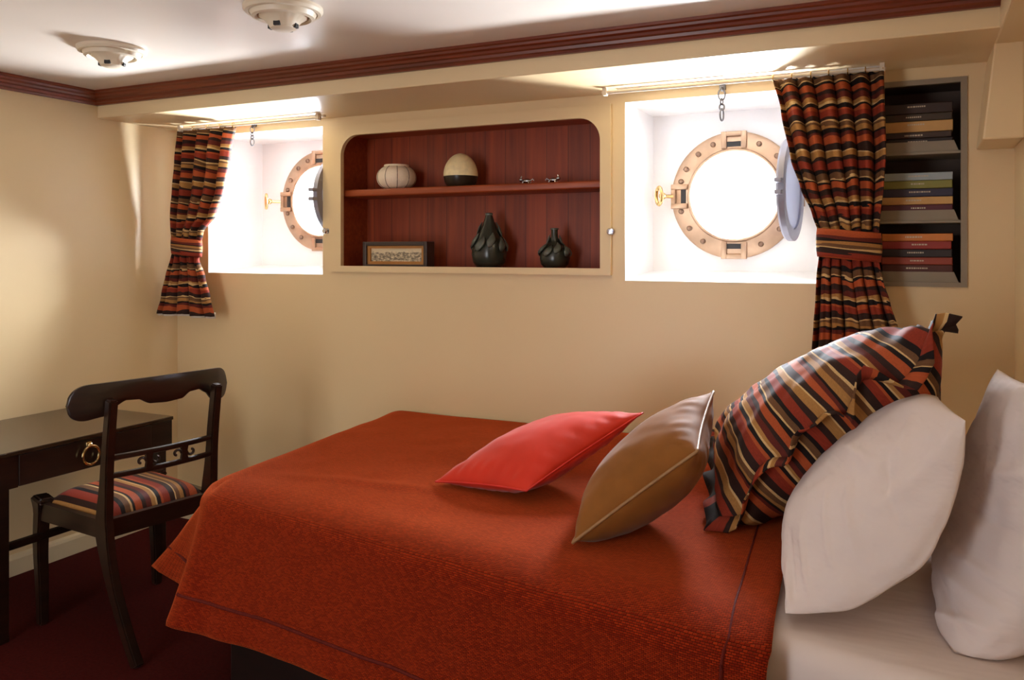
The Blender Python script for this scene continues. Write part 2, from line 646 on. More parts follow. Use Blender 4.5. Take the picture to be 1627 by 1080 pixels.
# boxed beam along the right-hand wall and the stub casing under it
bm = NB(); box(bm, (0.222, RY, 2.055), (RX, 2.96, CH), 0.006); struct('trim_2', bm, M['cream'])
bm = NB()
prism(bm, [(0.19, 2.95, 1.762), (RX, 2.95, 1.762), (RX, 2.95, 2.06), (0.222, 2.95, 2.06)], (0, WY - 2.95, 0), 0.006)
struct('trim_3', bm, M['cream'])


def crown_prof():
    # (outward, down) from the ceiling corner, as a stepped and rounded section
    return [(0, 0), (0.062, 0), (0.062, -0.010), (0.055, -0.014), (0.052, -0.022), (0.044, -0.028), (0.040, -0.036), (0.030, -0.040),
            (0.028, -0.050), (0.020, -0.054), (0.016, -0.062), (0, -0.062)]


bm = NB()
pr = crown_prof()
prism(bm, [(WX + 0.0, BY - a, CH + b) for a, b in pr], (RX - WX, 0, 0))
struct('trim_4', bm, M['crown'])
bm = NB()
prism(bm, [(WX + a, RY, CH + b) for a, b in pr], (0, BY - RY, 0))
struct('trim_5', bm, M['crown_y'])
bm = NB()
prism(bm, [(WX, RY, 0), (WX + 0.018, RY, 0), (WX + 0.018, RY, 0.07), (WX + 0.012, RY, 0.082), (WX, RY, 0.09)], (0, WY - RY, 0))
struct('baseboard_left', bm, M['skirting'])
bm = NB()
prism(bm, [(WX, WY, 0), (WX, WY - 0.018, 0), (WX, WY - 0.018, 0.07), (WX, WY - 0.012, 0.082), (WX, WY, 0.09)], (RX - WX, 0, 0))
struct('baseboard_back', bm, M['skirting'])

# window recesses: white lining, sill and the hull plate with its round port
for i, (op, (px, pz)) in enumerate(zip((OP_L, OP_R), PORTS)):
    bm = NB()
    x0, x1, z0, z1 = op
    w = 0.006
    e = 0.0015
    box(bm, (x0 - w, WY + 0.001, z0), (x0 + e, HULL, z1))
    box(bm, (x1 - e, WY + 0.001, z0), (x1 + w, HULL, z1))
    box(bm, (x0, WY + 0.001, z1 - e), (x1, HULL, z1 + w))
    prism(bm, [(x0, WY + 0.001, z0 - w), (x0, WY + 0.001, z0 + 0.002), (x0, HULL, z0 + 0.035), (x0, HULL, z0 - w)], (x1 - x0, 0, 0))
    n = 64
    inner = [(px + PR * 0.68 * math.cos(2 * math.pi * k / n), pz + PR * 0.68 * math.sin(2 * math.pi * k / n)) for k in range(n)]
    ring_plate(bm, inner, to_rect(inner, x0 - w, x1 + w, z0 - 0.02, z1 + w), HULL, HULL + 0.06)
    struct('window_%d' % (i + 1), bm, M['white'])

# ------------------------------------------------------------------ portholes


def porthole(px, pz, label, swing):
    t = thing('porthole', label, 'porthole', (px, HULL, pz), 0, 'portholes')
    R, r = PR, PR * 0.69
    y = HULL
    bm = NB()
    lathe(bm, [(r, y + 0.02), (r, y - 0.026), (r + 0.004, y - 0.030), (r + 0.010, y - 0.030), (r + 0.014, y - 0.024), (R - 0.010, y - 0.022),
               (R, y - 0.016), (R, y - 0.0005), (r + 0.03, y - 0.0005), (r + 0.03, y + 0.02)], (px, 0, pz), 72, axis='Y', closed=True)
    obj('ring', bm, M['bronze'], t, smooth=True)
    for a in (-62, -38, -20, 22, 42, 64, 112, 130, 150, 164, 196, 216, 236):
        bm = NB()
        c = (px + (R + r + 0.016) / 2 * math.cos(math.radians(a)), 0, pz + (R + r + 0.016) / 2 * math.sin(math.radians(a)))
        lathe(bm, [(0.0125, y - 0.018), (0.0115, y - 0.028), (0.007, y - 0.033), (0.001, y - 0.034)], c, 12, axis='Y')
        obj('bolt', bm, M['bolt'], t, smooth=True)
    # slotted lugs at the top, left and bottom
    for a in (90, 180, 270):
        rot = Matrix.Translation((px, 0, pz)) @ Matrix.Rotation(math.radians(90 - a), 4, 'Y')
        bm = NB()
        for sx in (-1, 1):
            box(bm, (sx * 0.030, y - 0.034, r + 0.012), (sx * 0.054, y - 0.016, R + 0.001), 0.004)
        box(bm, (-0.054, y - 0.032, R - 0.020), (0.054, y - 0.016, R + 0.001), 0.004)
        bm.transform(rot)
        lg = obj('lug', bm, M['bronze'], t, smooth=True)
        bm = NB()
        box(bm, (-0.03, y - 0.026, r + 0.020), (0.03, y - 0.018, r + 0.042))
        bm.transform(rot)
        obj('slot', bm, M['slot'], lg)
    # swing bolt with a wing nut at the left, folded back from the lug
    bm = NB()
    c = Vector((px - R + 0.01, y - 0.045, pz))
    d = Vector((-0.042, -0.05, 0.0))
    tube(bm, [c, c + d], 0.008, 10)
    sb = obj('swing_bolt', bm, M['oldbrass'], t, smooth=True)
    bm = NB()
    e = c + d
    pts = [e + Vector((0, 0, 0)) + Vector((0.016 * math.sin(q), -0.014 * math.sin(q) - 0.014, 0.038 * math.cos(q))) for q in
           [2 * math.pi * k / 20 for k in range(20)]]
    tube(bm, pts, 0.0075, 10, closed=True, up=Vector((1, 0, 0)))
    ball(bm, e + Vector((0.012, -0.002, 0)), 0.016, 2)
    obj('wing_nut', bm, M['oldbrass'], sb, smooth=True)
    # hinge and the glazed port swung open into the recess
    bm = NB()
    hx, hy = px + R + 0.005, y - 0.03
    tube(bm, [(hx, hy, pz - 0.055), (hx, hy, pz + 0.055)], 0.012, 12, up=Vector((0, 1, 0)))
    box(bm, (px + R - 0.05, y - 0.030, pz - 0.045), (hx, y - 0.016, pz + 0.045), 0.004)
    obj('hinge', bm, M['bronze'], t, smooth=True)
    A = Matrix.Translation((hx, hy, pz)) @ Matrix.Rotation(math.radians(swing), 4, 'Z')
    Rg = 0.20
    bm = NB()
    lathe(bm, [(Rg - 0.045, -0.012), (Rg - 0.045, 0.012), (Rg - 0.03, 0.02), (Rg - 0.006, 0.016), (Rg, 0.008), (Rg, -0.012)], (-Rg - 0.02, 0, 0), 56,
          axis='Y', closed=True)
    box(bm, (-0.03, -0.01, -0.03), (0.0, 0.012, 0.03), 0.003)
    bm.transform(A)
    sash = obj('hinged_frame', bm, M['grey_metal'], t, smooth=True)
    bm = NB()
    lathe(bm, [(0.001, -0.004), (Rg - 0.044, -0.004), (Rg - 0.044, 0.004), (0.001, 0.004)], (-Rg - 0.02, 0, 0), 48, axis='Y')
    bm.transform(A)
    obj('glass', bm, M['glass'], sash)
    for zz in (-0.022, 0.022):
        bm = NB()
        box(bm, (-2 * Rg - 0.055, -0.012, zz - 0.008), (-2 * Rg - 0.01, 0.014, zz + 0.008), 0.003)
        bm.transform(A)
        obj('dog_lug', bm, M['grey_metal'], sash)
    return t


porthole(*PORTS[0], 'brass porthole half hidden behind the left edge of the wooden display niche', 94)
porthole(*PORTS[1], 'brass porthole with its round glass swung open beside the long tied curtain', 86)

# ------------------------------------------------------------------ chains that hold a port open


def chain(x, y, z, label, n, s=1.0):
    t = thing('hook_chain', label, 'chain', (x, y, z), 0, 'chains over the portholes')
    bm = NB()
    box(bm, (x - 0.012, y - 0.004, z - 0.012), (x + 0.012, WY + 0.0005, z + 0.012), 0.002)
    tube(bm, [(x, y - 0.002, z - 0.004), (x, y - 0.016, z - 0.006), (x, y - 0.018, z - 0.014), (x, y - 0.010, z - 0.018)], 0.003, 8, up=Vector((1, 0, 0)))
    obj('eye_plate', bm, M['chain_steel'], t, smooth=True)
    zz = z - 0.010
    for k in range(n):
        hl = (0.019, 0.011, 0.011, 0.020)[k] * s
        hw = (0.011, 0.008, 0.008, 0.011)[k] * s
        bm = NB()
        pts = []
        turn = 0.35 if k % 2 == 0 else 1.25
        for q in range(16):
            a = 2 * math.pi * q / 16
            dx, dz = hw * math.cos(a), hl * math.sin(a)
            pts.append((x + dx * math.cos(turn), y - 0.014 + dx * math.sin(turn), zz - hl + dz))
        tube(bm, pts, 0.0030 * s, 8, closed=True, up=Vector((-math.sin(turn), math.cos(turn), 0)))
        obj('link', bm, M['chain_steel'], t, smooth=True)
        zz -= 2 * hl - 0.006
    return t


c = PY(1148, 138, WY - 0.006)
chain(c.x, WY - 0.006, c.z, 'short steel chain hanging above the brass porthole beside the long curtain', 4, 1.15)
c = PY(404, 198, WY - 0.006)
chain(c.x, WY - 0.006, c.z, 'short steel chain hanging beside the shorter curtain in the far corner', 4, 0.95)

# ------------------------------------------------------------------ display niche between the windows
t = thing('display_niche', 'cream framed recessed display niche lined with red mahogany, between the two windows', 'cabinet', (-1.82, WY, 1.335))
ox0, ox1, oz0, oz1, rr = -2.466, -1.158, 1.347, 1.968, 0.095
inner = []
for k in range(17):
    inner.append((ox0 + (ox1 - ox0) * k / 16, oz0))
for k in range(1, 10):
    inner.append((ox1, oz0 + (oz1 - rr - oz0) * k / 10))
for k in range(13):
    a = math.pi / 2 * k / 12
    inner.append((ox1 - rr + rr * math.cos(a), oz1 - rr + rr * math.sin(a)))
for k in range(1, 14):
    inner.append((ox1 - rr - (ox1 - ox0 - 2 * rr) * k / 14, oz1))
for k in range(13):
    a = math.pi / 2 + math.pi / 2 * k / 12
    inner.append((ox0 + rr + rr * math.cos(a), oz1 - rr + rr * math.sin(a)))
for k in range(1, 10):
    inner.append((ox0, oz1 - rr - (oz1 - rr - oz0) * k / 10))
bm = NB()
ring_plate(bm, inner, to_rect(inner, -2.534, -1.112, 1.319, 2.018), WY - 0.016, WY + 0.008)
obj('face_frame', bm, M['cream'], t)
NBK = WY + 0.235
a = OP_C
w = 0.008
bm = NB()
box(bm, (a[0], NBK, a[2]), (a[1], NBK + w, a[3]))
obj('back_panel', bm, M['mahog'], t)
bm = NB()
box(bm, (a[0], WY + 0.008, a[2]), (a[0] + w, NBK, a[3]))
obj('side_panel', bm, M['mahog_shelf'], t)
bm = NB()
box(bm, (a[1] - w, WY + 0.008, a[2]), (a[1], NBK, a[3]))
obj('side_panel', bm, M['mahog_shelf'], t)
bm = NB()
box(bm, (a[0] + w, WY + 0.008, a[3] - w), (a[1] - w, NBK, a[3]))
obj('top_panel', bm, M['mahog_shelf'], t)
bm = NB()
box(bm, (a[0] + w, WY + 0.008, a[2]), (a[1] - w, NBK, a[2] + w))
obj('bottom_panel', bm, M['mahog_shelf'], t)
FL = a[2] + w
SHZ = 1.712
bm = NB()
box(bm, (a[0] + w, WY + 0.022, SHZ - 0.034), (a[1] - w, NBK, SHZ), 0.008, 3)
obj('shelf', bm, M['mahog_shelf'], t, smooth=True)
for u, v in ((521, 367), (972, 368)):
    c = PY(u, v, WY)
    k_ = thing('turn_button', 'small steel turn button on the cream post beside the ' + ('left' if u < 600 else 'right') + '-hand edge of the niche', 'latch',
               (c.x, WY, c.z), 0, 'turn buttons holding the niche frame')
    bm = NB()
    lathe(bm, [(0.013, WY - 0.0005), (0.013, WY - 0.006), (0.006, WY - 0.008), (0.006, WY - 0.016)], (c.x, 0, c.z), 16, axis='Y')
    obj('base', bm, M['steel'], k_, smooth=True)
    bm = NB()
    lathe(bm, [(0.006, WY - 0.016), (0.013, WY - 0.020), (0.014, WY - 0.026), (0.010, WY - 0.032), (0.001, WY - 0.033)], (c.x, 0, c.z), 16, axis='Y')
    obj('knob', bm, M['steel'], k_, smooth=True)

# --- on the upper shelf
c = PY(630, 296, WY + 0.12)
t = thing('sea_urchin_shell', 'pale ribbed sea urchin shell on the wooden shelf', 'ornament', (c.x, WY + 0.12, SHZ))
n = 16
prof = []
for k in range(n + 1):
    a = math.pi * (0.03 + 0.94 * k / n)
    prof.append((0.094 * math.sin(a) ** 0.62, SHZ + 0.058 - 0.058 * math.cos(a)))
bm = NB()
lathe(bm, prof, (c.x, WY + 0.12, 0), 80, mod=lambda a, h: 1 + 0.018 * abs(math.sin(a * 7.5)))
obj('shell', bm, M['urchin'], t, smooth=True, sharp=60)
bm = NB()
lathe(bm, [(0.056, SHZ + 0.106), (0.061, SHZ + 0.111), (0.058, SHZ + 0.119), (0.034, SHZ + 0.120)], (c.x, WY + 0.12, 0), 40)
obj('rim', bm, M['urchin'], t, smooth=True)
ur = bpy.data.objects
for k in range(10):
    a = -2.2 + 2 * math.pi * k / 10
    bm = NB()
    pts = [(c.x + r_ * 1.012 * math.cos(a), WY + 0.12 + r_ * 1.012 * math.sin(a), h_) for r_, h_ in prof[1:-2]]
    tube(bm, pts, 0.0016, 6)
    obj('rib_line', bm, M['seam'], t)

c = PY(732, 290, WY + 0.12)
t = thing('egg_ornament', 'egg shaped ornament with cream top and dark glazed base', 'ornament', (c.x, WY + 0.12, SHZ))
bm = NB()
lathe(bm, [(0.050, SHZ), (0.062, SHZ + 0.004), (0.074, SHZ + 0.022), (0.0795, SHZ + 0.050)], (c.x, WY + 0.12, 0), 48)
obj('base', bm, M['eggbase'], t, smooth=True)
bm = NB()
lathe(bm, [(0.0795, SHZ + 0.050)] + [(0.080 * math.cos(q) ** 1.05, SHZ + 0.053 + 0.104 * math.sin(q) ** 1.0) for q in [1.5 * k / 14 for k in range(15)]] +
      [(0.002, SHZ + 0.157)], (c.x, WY + 0.12, 0), 48)
obj('dome', bm, M['egg'], t, smooth=True)

for (u, lab) in ((837, 'tiny silver figurine on the shelf, the nearer one to the cream egg'), (879, 'tiny silver figurine on the shelf, second from the cream egg')):
    c = PY(u, 290, WY + 0.11)
    t = thing('silver_figurine', lab, 'ornament', (c.x, WY + 0.11, SHZ), 0, 'silver figurines on the shelf')
    bm = NB()
    ball(bm, (c.x, WY + 0.11, SHZ + 0.016), 0.012, 2, (1.7, 1, 0.9))
    obj('body', bm, M['steel'], t, smooth=True)
    bm = NB()
    sgn = 1 if u > 860 else -1
    ball(bm, (c.x + sgn * 0.026, WY + 0.105, SHZ + 0.022), 0.009, 2)
    tube(bm, [(c.x + sgn * 0.026, WY + 0.105, SHZ + 0.028), (c.x + sgn * 0.022, WY + 0.105, SHZ + 0.038)], 0.003, 6, up=Vector((1, 0, 0)))
    obj('head', bm, M['steel'], t, smooth=True)
    for sx in (-0.014, 0.012):
        for sy in (-0.008, 0.008):
            bm = NB()
            tube(bm, [(c.x + sx, WY + 0.11 + sy, SHZ + 0.014), (c.x + sx * 1.4, WY + 0.11 + sy * 1.5, SHZ)], 0.0034, 6, up=Vector((1, 0, 0)))
            obj('leg', bm, M['steel'], t, smooth=True)
    bm = NB()
    tube(bm, [(c.x - sgn * 0.018, WY + 0.11, SHZ + 0.016), (c.x - sgn * 0.030, WY + 0.11, SHZ + 0.024), (c.x - sgn * 0.036, WY + 0.11, SHZ + 0.016)], 0.0035, 6,
         up=Vector((0, 1, 0)))
    obj('tail', bm, M['steel'], t, smooth=True)

# --- on the niche floor
y0 = WY + 0.05
p0, p1 = PY(576, 384, y0), PY(678, 384, y0)
t = thing('picture_frame', 'deep dark box frame with gilt mount around a small engraving', 'picture', ((p0.x + p1.x) / 2, y0 + 0.03, FL))
zt = p0.z
bm = NB()
fw = 0.020
box(bm, (p0.x, y0, FL), (p0.x + fw, y0 + 0.07, zt), 0.003)
box(bm, (p1.x - fw, y0, FL), (p1.x, y0 + 0.07, zt), 0.003)
box(bm, (p0.x + fw, y0, zt - fw), (p1.x - fw, y0 + 0.07, zt), 0.003)
box(bm, (p0.x + fw, y0, FL), (p1.x - fw, y0 + 0.07, FL + 0.012), 0.003)
obj('frame', bm, M['frame'], t)
bm = NB()
x0, x1, z0, z1 = p0.x + fw, p1.x - fw, FL + 0.012, zt - fw
rect = [(x0 + 0.016, z0 + 0.014), (x1 - 0.016, z0 + 0.014), (x1 - 0.016, z1 - 0.012), (x0 + 0.016, z1 - 0.012)]
ring_plate(bm, rect, [(x0, z0), (x1, z0), (x1, z1), (x0, z1)], y0 + 0.012, y0 + 0.024)
obj('mount', bm, M['gold'], t)
bm = NB()
grid(bm, 1, 1, lambda u, v: Vector((lerp(x0, x1, u), y0 + 0.022, lerp(z0, z1, v))), lambda u, v: (u, v))
obj('print', bm, M['engraving'], t)


def bottle(u, vt, vb, hw, label, neck):
    y0 = WY + 0.12
    top, bot = PY(u, vt, y0), PY(u, vb, y0)
    h = top.z - FL
    cx = top.x
    t = thing('carved_bottle', label, 'bottle', (cx, y0, FL), 0, 'carved bottles on the niche floor')
    pr = [(0.60, 0), (0.72, 0.01), (0.92, 0.10), (1.0, 0.24), (0.97, 0.36), (0.84, 0.46)] + neck
    bm = NB()
    lathe(bm, [(r * hw, FL + h * q) for r, q in pr], (cx, y0, 0), 40, mod=lambda a, z: 1 + 0.03 * math.sin(a * 5) * (1 if z < FL + h * 0.6 else 0.3))
    obj('body', bm, M['bottle'], t, smooth=True, sharp=70)
    bm = NB()
    lathe(bm, [(pr[-1][0] * hw * 1.25, FL + h * 0.955), (pr[-1][0] * hw * 1.3, FL + h * 0.985), (pr[-1][0] * hw * 0.9, FL + h * 1.0)], (cx, y0, 0), 20)
    obj('stopper', bm, M['leafrelief'], t, smooth=True)
    # leaves in relief wrapped round the shoulder
    random.seed(int(u))
    for k in range(14):
        a = 2 * math.pi * k / 9 + 0.3
        q0 = 0.30 + 0.07 * (k % 2) if k < 9 else 0.52 + 0.05 * (k % 2)
        bm = NB()

        def P(s, w_):
            q = q0 + 0.26 * s
            rad = interp([(b_, a_) for a_, b_ in pr], q) * hw
            aa = a + w_ * (0.26 if k < 9 else 0.36) * math.sin(math.pi * min(1, s * 0.92 + 0.08)) + 0.35 * s
            rr_ = rad + 0.004 + 0.008 * math.sin(math.pi * s) * (1 - w_ * w_ * 0.6)
            return Vector((cx + rr_ * math.cos(aa), y0 + rr_ * math.sin(aa), FL + h * q))
        grid(bm, 8, 6, lambda u_, v_: P(u_, v_ * 2 - 1))
        lf = obj('leaf_relief', bm, M['leafrelief'], t, smooth=True)
        md = lf.modifiers.new('thickness', 'SOLIDIFY')
        md.thickness = 0.003
    return t


bottle(777, 338, 424, 0.080, 'larger dark carved bottle with a long tapering neck', [(0.66, 0.58), (0.48, 0.70), (0.32, 0.83), (0.20, 0.95), (0.17, 1.0)])
bottle(881, 362, 427, 0.066, 'smaller dark carved bottle with a short straight neck', [(0.62, 0.56), (0.34, 0.64), (0.24, 0.72), (0.22, 0.88), (0.22, 1.0)])

# ------------------------------------------------------------------ bookcase recessed behind the long curtain
t = thing('recessed_bookcase', 'grey framed bookcase let into the wall behind the long curtain', 'bookcase', (0.016, WY, OP_B[2]))
x0, x1, z0, z1 = OP_B
bm = NB()
ring_plate(bm, [(x0 + 0.016, z0 + 0.012), (x1 - 0.016, z0 + 0.012), (x1 - 0.016, z1 - 0.014), (x0 + 0.016, z1 - 0.014)],
           [(x0 - 0.004, z0 - 0.004), (x1 + 0.004, z0 - 0.004), (x1 + 0.004, z1 + 0.004), (x0 - 0.004, z1 + 0.004)], WY - 0.008, WY + 0.012)
obj('face_frame', bm, M['grey_paint'], t)
BD = WY + 0.22
bm = NB()
box(bm, (x0, BD, z0), (x1, BD + 0.008, z1))
box(bm, (x0, WY + 0.012, z0), (x0 + 0.006, BD, z1))
box(bm, (x1 - 0.006, WY + 0.012, z0), (x1, BD, z1))
box(bm, (x0 + 0.006, WY + 0.012, z1 - 0.006), (x1 - 0.006, BD, z1))
box(bm, (x0 + 0.006, WY + 0.012, z0), (x1 - 0.006, BD, z0 + 0.006))
obj('carcass', bm, M['shelfdark'], t)
sh = [z0 + 0.012, PY(1465, 350, WY).z, PY(1465, 241, WY).z]
for k in (1, 2):
    bm = NB()
    box(bm, (x0 + 0.006, WY - 0.002, sh[k] - 0.010), (x1 - 0.006, BD, sh[k]), 0.002)
    obj('shelf', bm, M['grey_paint'], t)
LIPH = 0.036
for k in range(3):
    bm = NB()
    prism(bm, [(x0 + 0.010, WY + 0.004, sh[k]), (x1 - 0.022, WY + 0.004, sh[k]), (x1 - 0.036, WY + 0.004, sh[k] + LIPH), (x0 + 0.024, WY + 0.004, sh[k] + LIPH)],
          (0, 0.010, 0))
    obj('retaining_board', bm, M['grey_paint'], t)

BOOKS = [
    [('brown', (84, 34, 22), 0.028), ('red brown', (150, 62, 40), 0.026), ('black', (38, 26, 26), 0.028), ('red', (148, 44, 34), 0.028), ('orange', (206, 126, 56), 0.026)],
    [('maroon', (92, 34, 46), 0.024), ('tan', (204, 160, 96), 0.027), ('navy', (44, 40, 62), 0.029), ('olive', (134, 132, 60), 0.028), ('pale blue', (160, 174, 178), 0.027)],
    [('black', (40, 30, 24), 0.018), ('dark brown', (58, 38, 26), 0.022), ('tan', (206, 154, 84), 0.038), ('dark olive', (60, 46, 30), 0.026), ('dark chocolate', (50, 32, 24), 0.036)]]
SHN = ['bottom', 'middle', 'top']
for s in range(3):
    zz = sh[s]
    for k, (cn, c, th) in enumerate(BOOKS[s]):
        if k == 0:
            th += LIPH - 0.004
        dx = random.uniform(-0.003, 0.003)
        bx0, bx1 = x0 + 0.022 + dx, x1 - 0.040 + dx
        by0 = WY + 0.018 + random.uniform(0, 0.004)
        b_ = thing('book', '%s book lying flat on the %s shelf of the bookcase' % (cn, SHN[s]), 'book', ((bx0 + bx1) / 2, by0 + 0.07, zz), 0,
                   'books stacked flat on the %s shelf' % SHN[s])
        cm = bpy.data.materials.get('book_' + cn.replace(' ', '_')) or paint('book_' + cn.replace(' ', '_'), srgb(*c), 0.5, 0.06, 20)
        bm = NB()
        box(bm, (bx0, by0, zz), (bx1, by0 + 0.010, zz + th), 0.003)
        box(bm, (bx0, by0 + 0.009, zz), (bx1, by0 + 0.15, zz + 0.003))
        box(bm, (bx0, by0 + 0.009, zz + th - 0.003), (bx1, by0 + 0.15, zz + th))
        obj('cover', bm, cm, b_)
        bm = NB()
        box(bm, (bx0 + 0.004, by0 + 0.010, zz + 0.003), (bx1 - 0.004, by0 + 0.144, zz + th - 0.003))
        obj('pages', bm, M['paper'], b_)
        bm = NB()
        mid = (bx0 + bx1) / 2 + random.uniform(-0.01, 0.01)
        zc = zz + th - 0.012
        L = random.uniform(0.018, 0.034)
        q = mid - L
        while q < mid + L:
            wd = random.uniform(0.003, 0.008)
            box(bm, (q, by0 - 0.0006, zc - 0.0025), (q + wd, by0 + 0.001, zc + 0.0025))
            q += wd + 0.002
        obj('spine_title', bm, M['title'], b_)
        zz += th + 0.0004

# ------------------------------------------------------------------ curtains
CY = WY - 0.135


def curtain(keys, ztop, zbot, label, tie, pleats, rod, seed):
    """keys: (v pixel row -> left, right) turned into heights and widths in the curtain's own plane"""
    K = []
    for v, a, b in keys:
        pa, pb = PY(a, v, CY), PY(b, v, CY)
        K.append(((pa.z + pb.z) / 2, pa.x, pb.x))
    K.sort(reverse=True)
    zs = [k[0] for k in K]
    L = [(-k[0], k[1]) for k in K]
    Rr = [(-k[0], k[2]) for k in K]
    cx = (K[0][1] + K[0][2]) / 2
    t = thing('curtain', label, 'curtain', (cx, CY, zbot), 0, 'striped curtains tied back at the windows')
    wtop = K[0][2] - K[0][1]
    random.seed(seed)
    ph = [random.uniform(-0.5, 0.5) for _ in range(pleats + 2)]

    def fn(u, v):
        z = lerp(ztop, zbot, v)
        x0, x1 = interp(L, -z), interp(Rr, -z)
        wdt = (x1 - x0) / wtop
        nar = max(0.25, min(1, wdt))
        q = u * pleats
        i = int(min(q, pleats - 1e-6))
        ang = 2 * math.pi * (q + 0.30 * lerp(ph[i], ph[i + 1], q - i))
        tt = (tie[0] + tie[1]) / 2
        nt = math.exp(-((z - tt) / 0.07) ** 2)
        amp = 0.034 * (1 - 0.55 * nt) * (0.75 + 0.5 * abs(ph[i]))
        wob = 0.006 * noise.noise(Vector((u * 9, z * 9, seed)))
        y = CY + amp * math.sin(ang) + 0.4 * amp * math.sin(2 * ang + 1.0 + 3 * z) - 0.012 * nt * math.cos((u - 0.5) * math.pi) + wob
        x = lerp(x0, x1, u) + 0.010 * nar * math.cos(ang) * math.sin(math.pi * u)
        zz = z + 0.010 * noise.noise(Vector((u * 6, z * 4, seed + 3))) * min(1, v * 8)
        if v == 0:
            zz = z + 0.006 * math.sin(ang)
        return Vector((x, y, zz))

    def uvf(u, v):
        # gathered cloth: rows bow as the folds are pulled to the tie
        z = lerp(ztop, zbot, v)
        q = u * pleats
        return (u * 0.9, z + 0.0025 * math.sin(2 * math.pi * q) + 0.012 * noise.noise(Vector((u * 5, z * 3, seed + 9))))
    bm = NB()
    grid(bm, pleats * 16, 90, fn, uvf)
    cl = obj('cloth', bm, M['curtain'], t, smooth=True, sharp=0)
    md = cl.modifiers.new('thickness', 'SOLIDIFY')
    md.thickness = 0.003
    # heading tape rings on the rod
    # tie-back band
    zt = (tie[0] + tie[1]) / 2
    xa, xb = interp(L, -zt) - 0.006, interp(Rr, -zt) + 0.006
    hw, hd = (xb - xa) / 2, 0.046
    bm = NB()
    hh = (tie[0] - tie[1]) / 2
    N = 40

    def tb(u, v):
        a = 2 * math.pi * u
        k = 1 + 0.04 * math.sin(math.pi * v)
        return Vector(((xa + xb) / 2 + hw * k * math.cos(a), CY - 0.004 + hd * k * math.sin(a), zt + hh * (1 - 2 * v) - 0.010 * math.cos(a)))
    grid(bm, N, 8, tb, lambda u, v: (u * 0.4, 0.085 + 0.12 * v), flip=True)
    bmesh.ops.remove_doubles(bm, verts=bm.verts[:], dist=1e-5)
    tie_o = obj('tieback', bm, M['curtain'], t, smooth=True, sharp=0)
    md = tie_o.modifiers.new('thickness', 'SOLIDIFY')
    md.thickness = 0.004
    # pale lining hem showing under the cloth
    bm = NB()
    grid(bm, pleats * 16, 3, lambda u, v: fn(u, 1.0) + Vector((0, 0.007, 0.02 - 0.030 * v)))
    ln = obj('lining', bm, M['lining'], t, smooth=True, sharp=0)
    ln.modifiers.new('thickness', 'SOLIDIFY').thickness = 0.0015
    for k in range(pleats + 1):
        u = k / pleats
        p = fn(u, 0)
        bm = NB()
        pts = [(p.x, CY + 0.011 * math.cos(2 * math.pi * q / 14), rod + 0.011 * math.sin(2 * math.pi * q / 14)) for q in range(14)]
        tube(bm, pts, 0.002, 6, closed=True, up=Vector((1, 0, 0)))
        obj('ring', bm, M['oldbrass'], t, smooth=True)
    return t


RODZ = 2.040
curtain([(197, 286, 372), (250, 282, 363), (300, 279, 356), (345, 276, 342), (368, 277, 322), (392, 277, 318), (412, 275, 317), (440, 268, 327), (470, 260, 335),
         (500, 253, 342)], RODZ - 0.008, PY(297, 500, CY).z, 'short striped curtain tied back beside the wall corner, nearer the desk',
        (PY(297, 378, CY).z, PY(297, 405, CY).z), 4, RODZ, 3)
curtain([(112, 1227, 1403), (170, 1241, 1405), (250, 1257, 1408), (300, 1273, 1405), (340, 1291, 1400), (370, 1301, 1397), (410, 1301, 1397), (440, 1298, 1403),
         (480, 1296, 1415), (520, 1293, 1428), (560, 1290, 1434), (585, 1288, 1438)], RODZ - 0.008, 1.075,
        'long striped curtain tied back beside the open porthole and the bookcase',
        (PY(1350, 366, CY).z, PY(1350, 412, CY).z), 6, RODZ, 7)


def rod(xa, xb, label):
    t = thing('curtain_rod', label, 'curtain rod', ((xa + xb) / 2, CY, RODZ), 0, 'curtain rods under the beam')
    bm = NB()
    tube(bm, [(xa, CY, RODZ), (xb, CY, RODZ)], 0.0065, 10)
    obj('pole', bm, M['lining'], t, smooth=True)
    for xx in (xa + 0.012, xb - 0.012):
        bm = NB()
        box(bm, (xx - 0.008, CY - 0.012, RODZ - 0.012), (xx + 0.008, CY + 0.012, BZ + 0.0005), 0.002)
        obj('bracket', bm, M['lining'], t)
    bm = NB()
    box(bm, (xa + 0.05, CY + 0.035, BZ - 0.010), (xb - 0.01, CY + 0.055, BZ + 0.0005), 0.002)
    obj('rail', bm, M['white'], t)
    return t


rod(PY(284, 200, CY).x, PY(509, 182, CY).x, 'thin curtain rod carrying the short curtain over the window near the corner')
rod(PY(957, 145, CY).x, PY(1408, 105, CY).x, 'thin curtain rod carrying the long curtain over the open porthole')

# ------------------------------------------------------------------ ceiling air vents


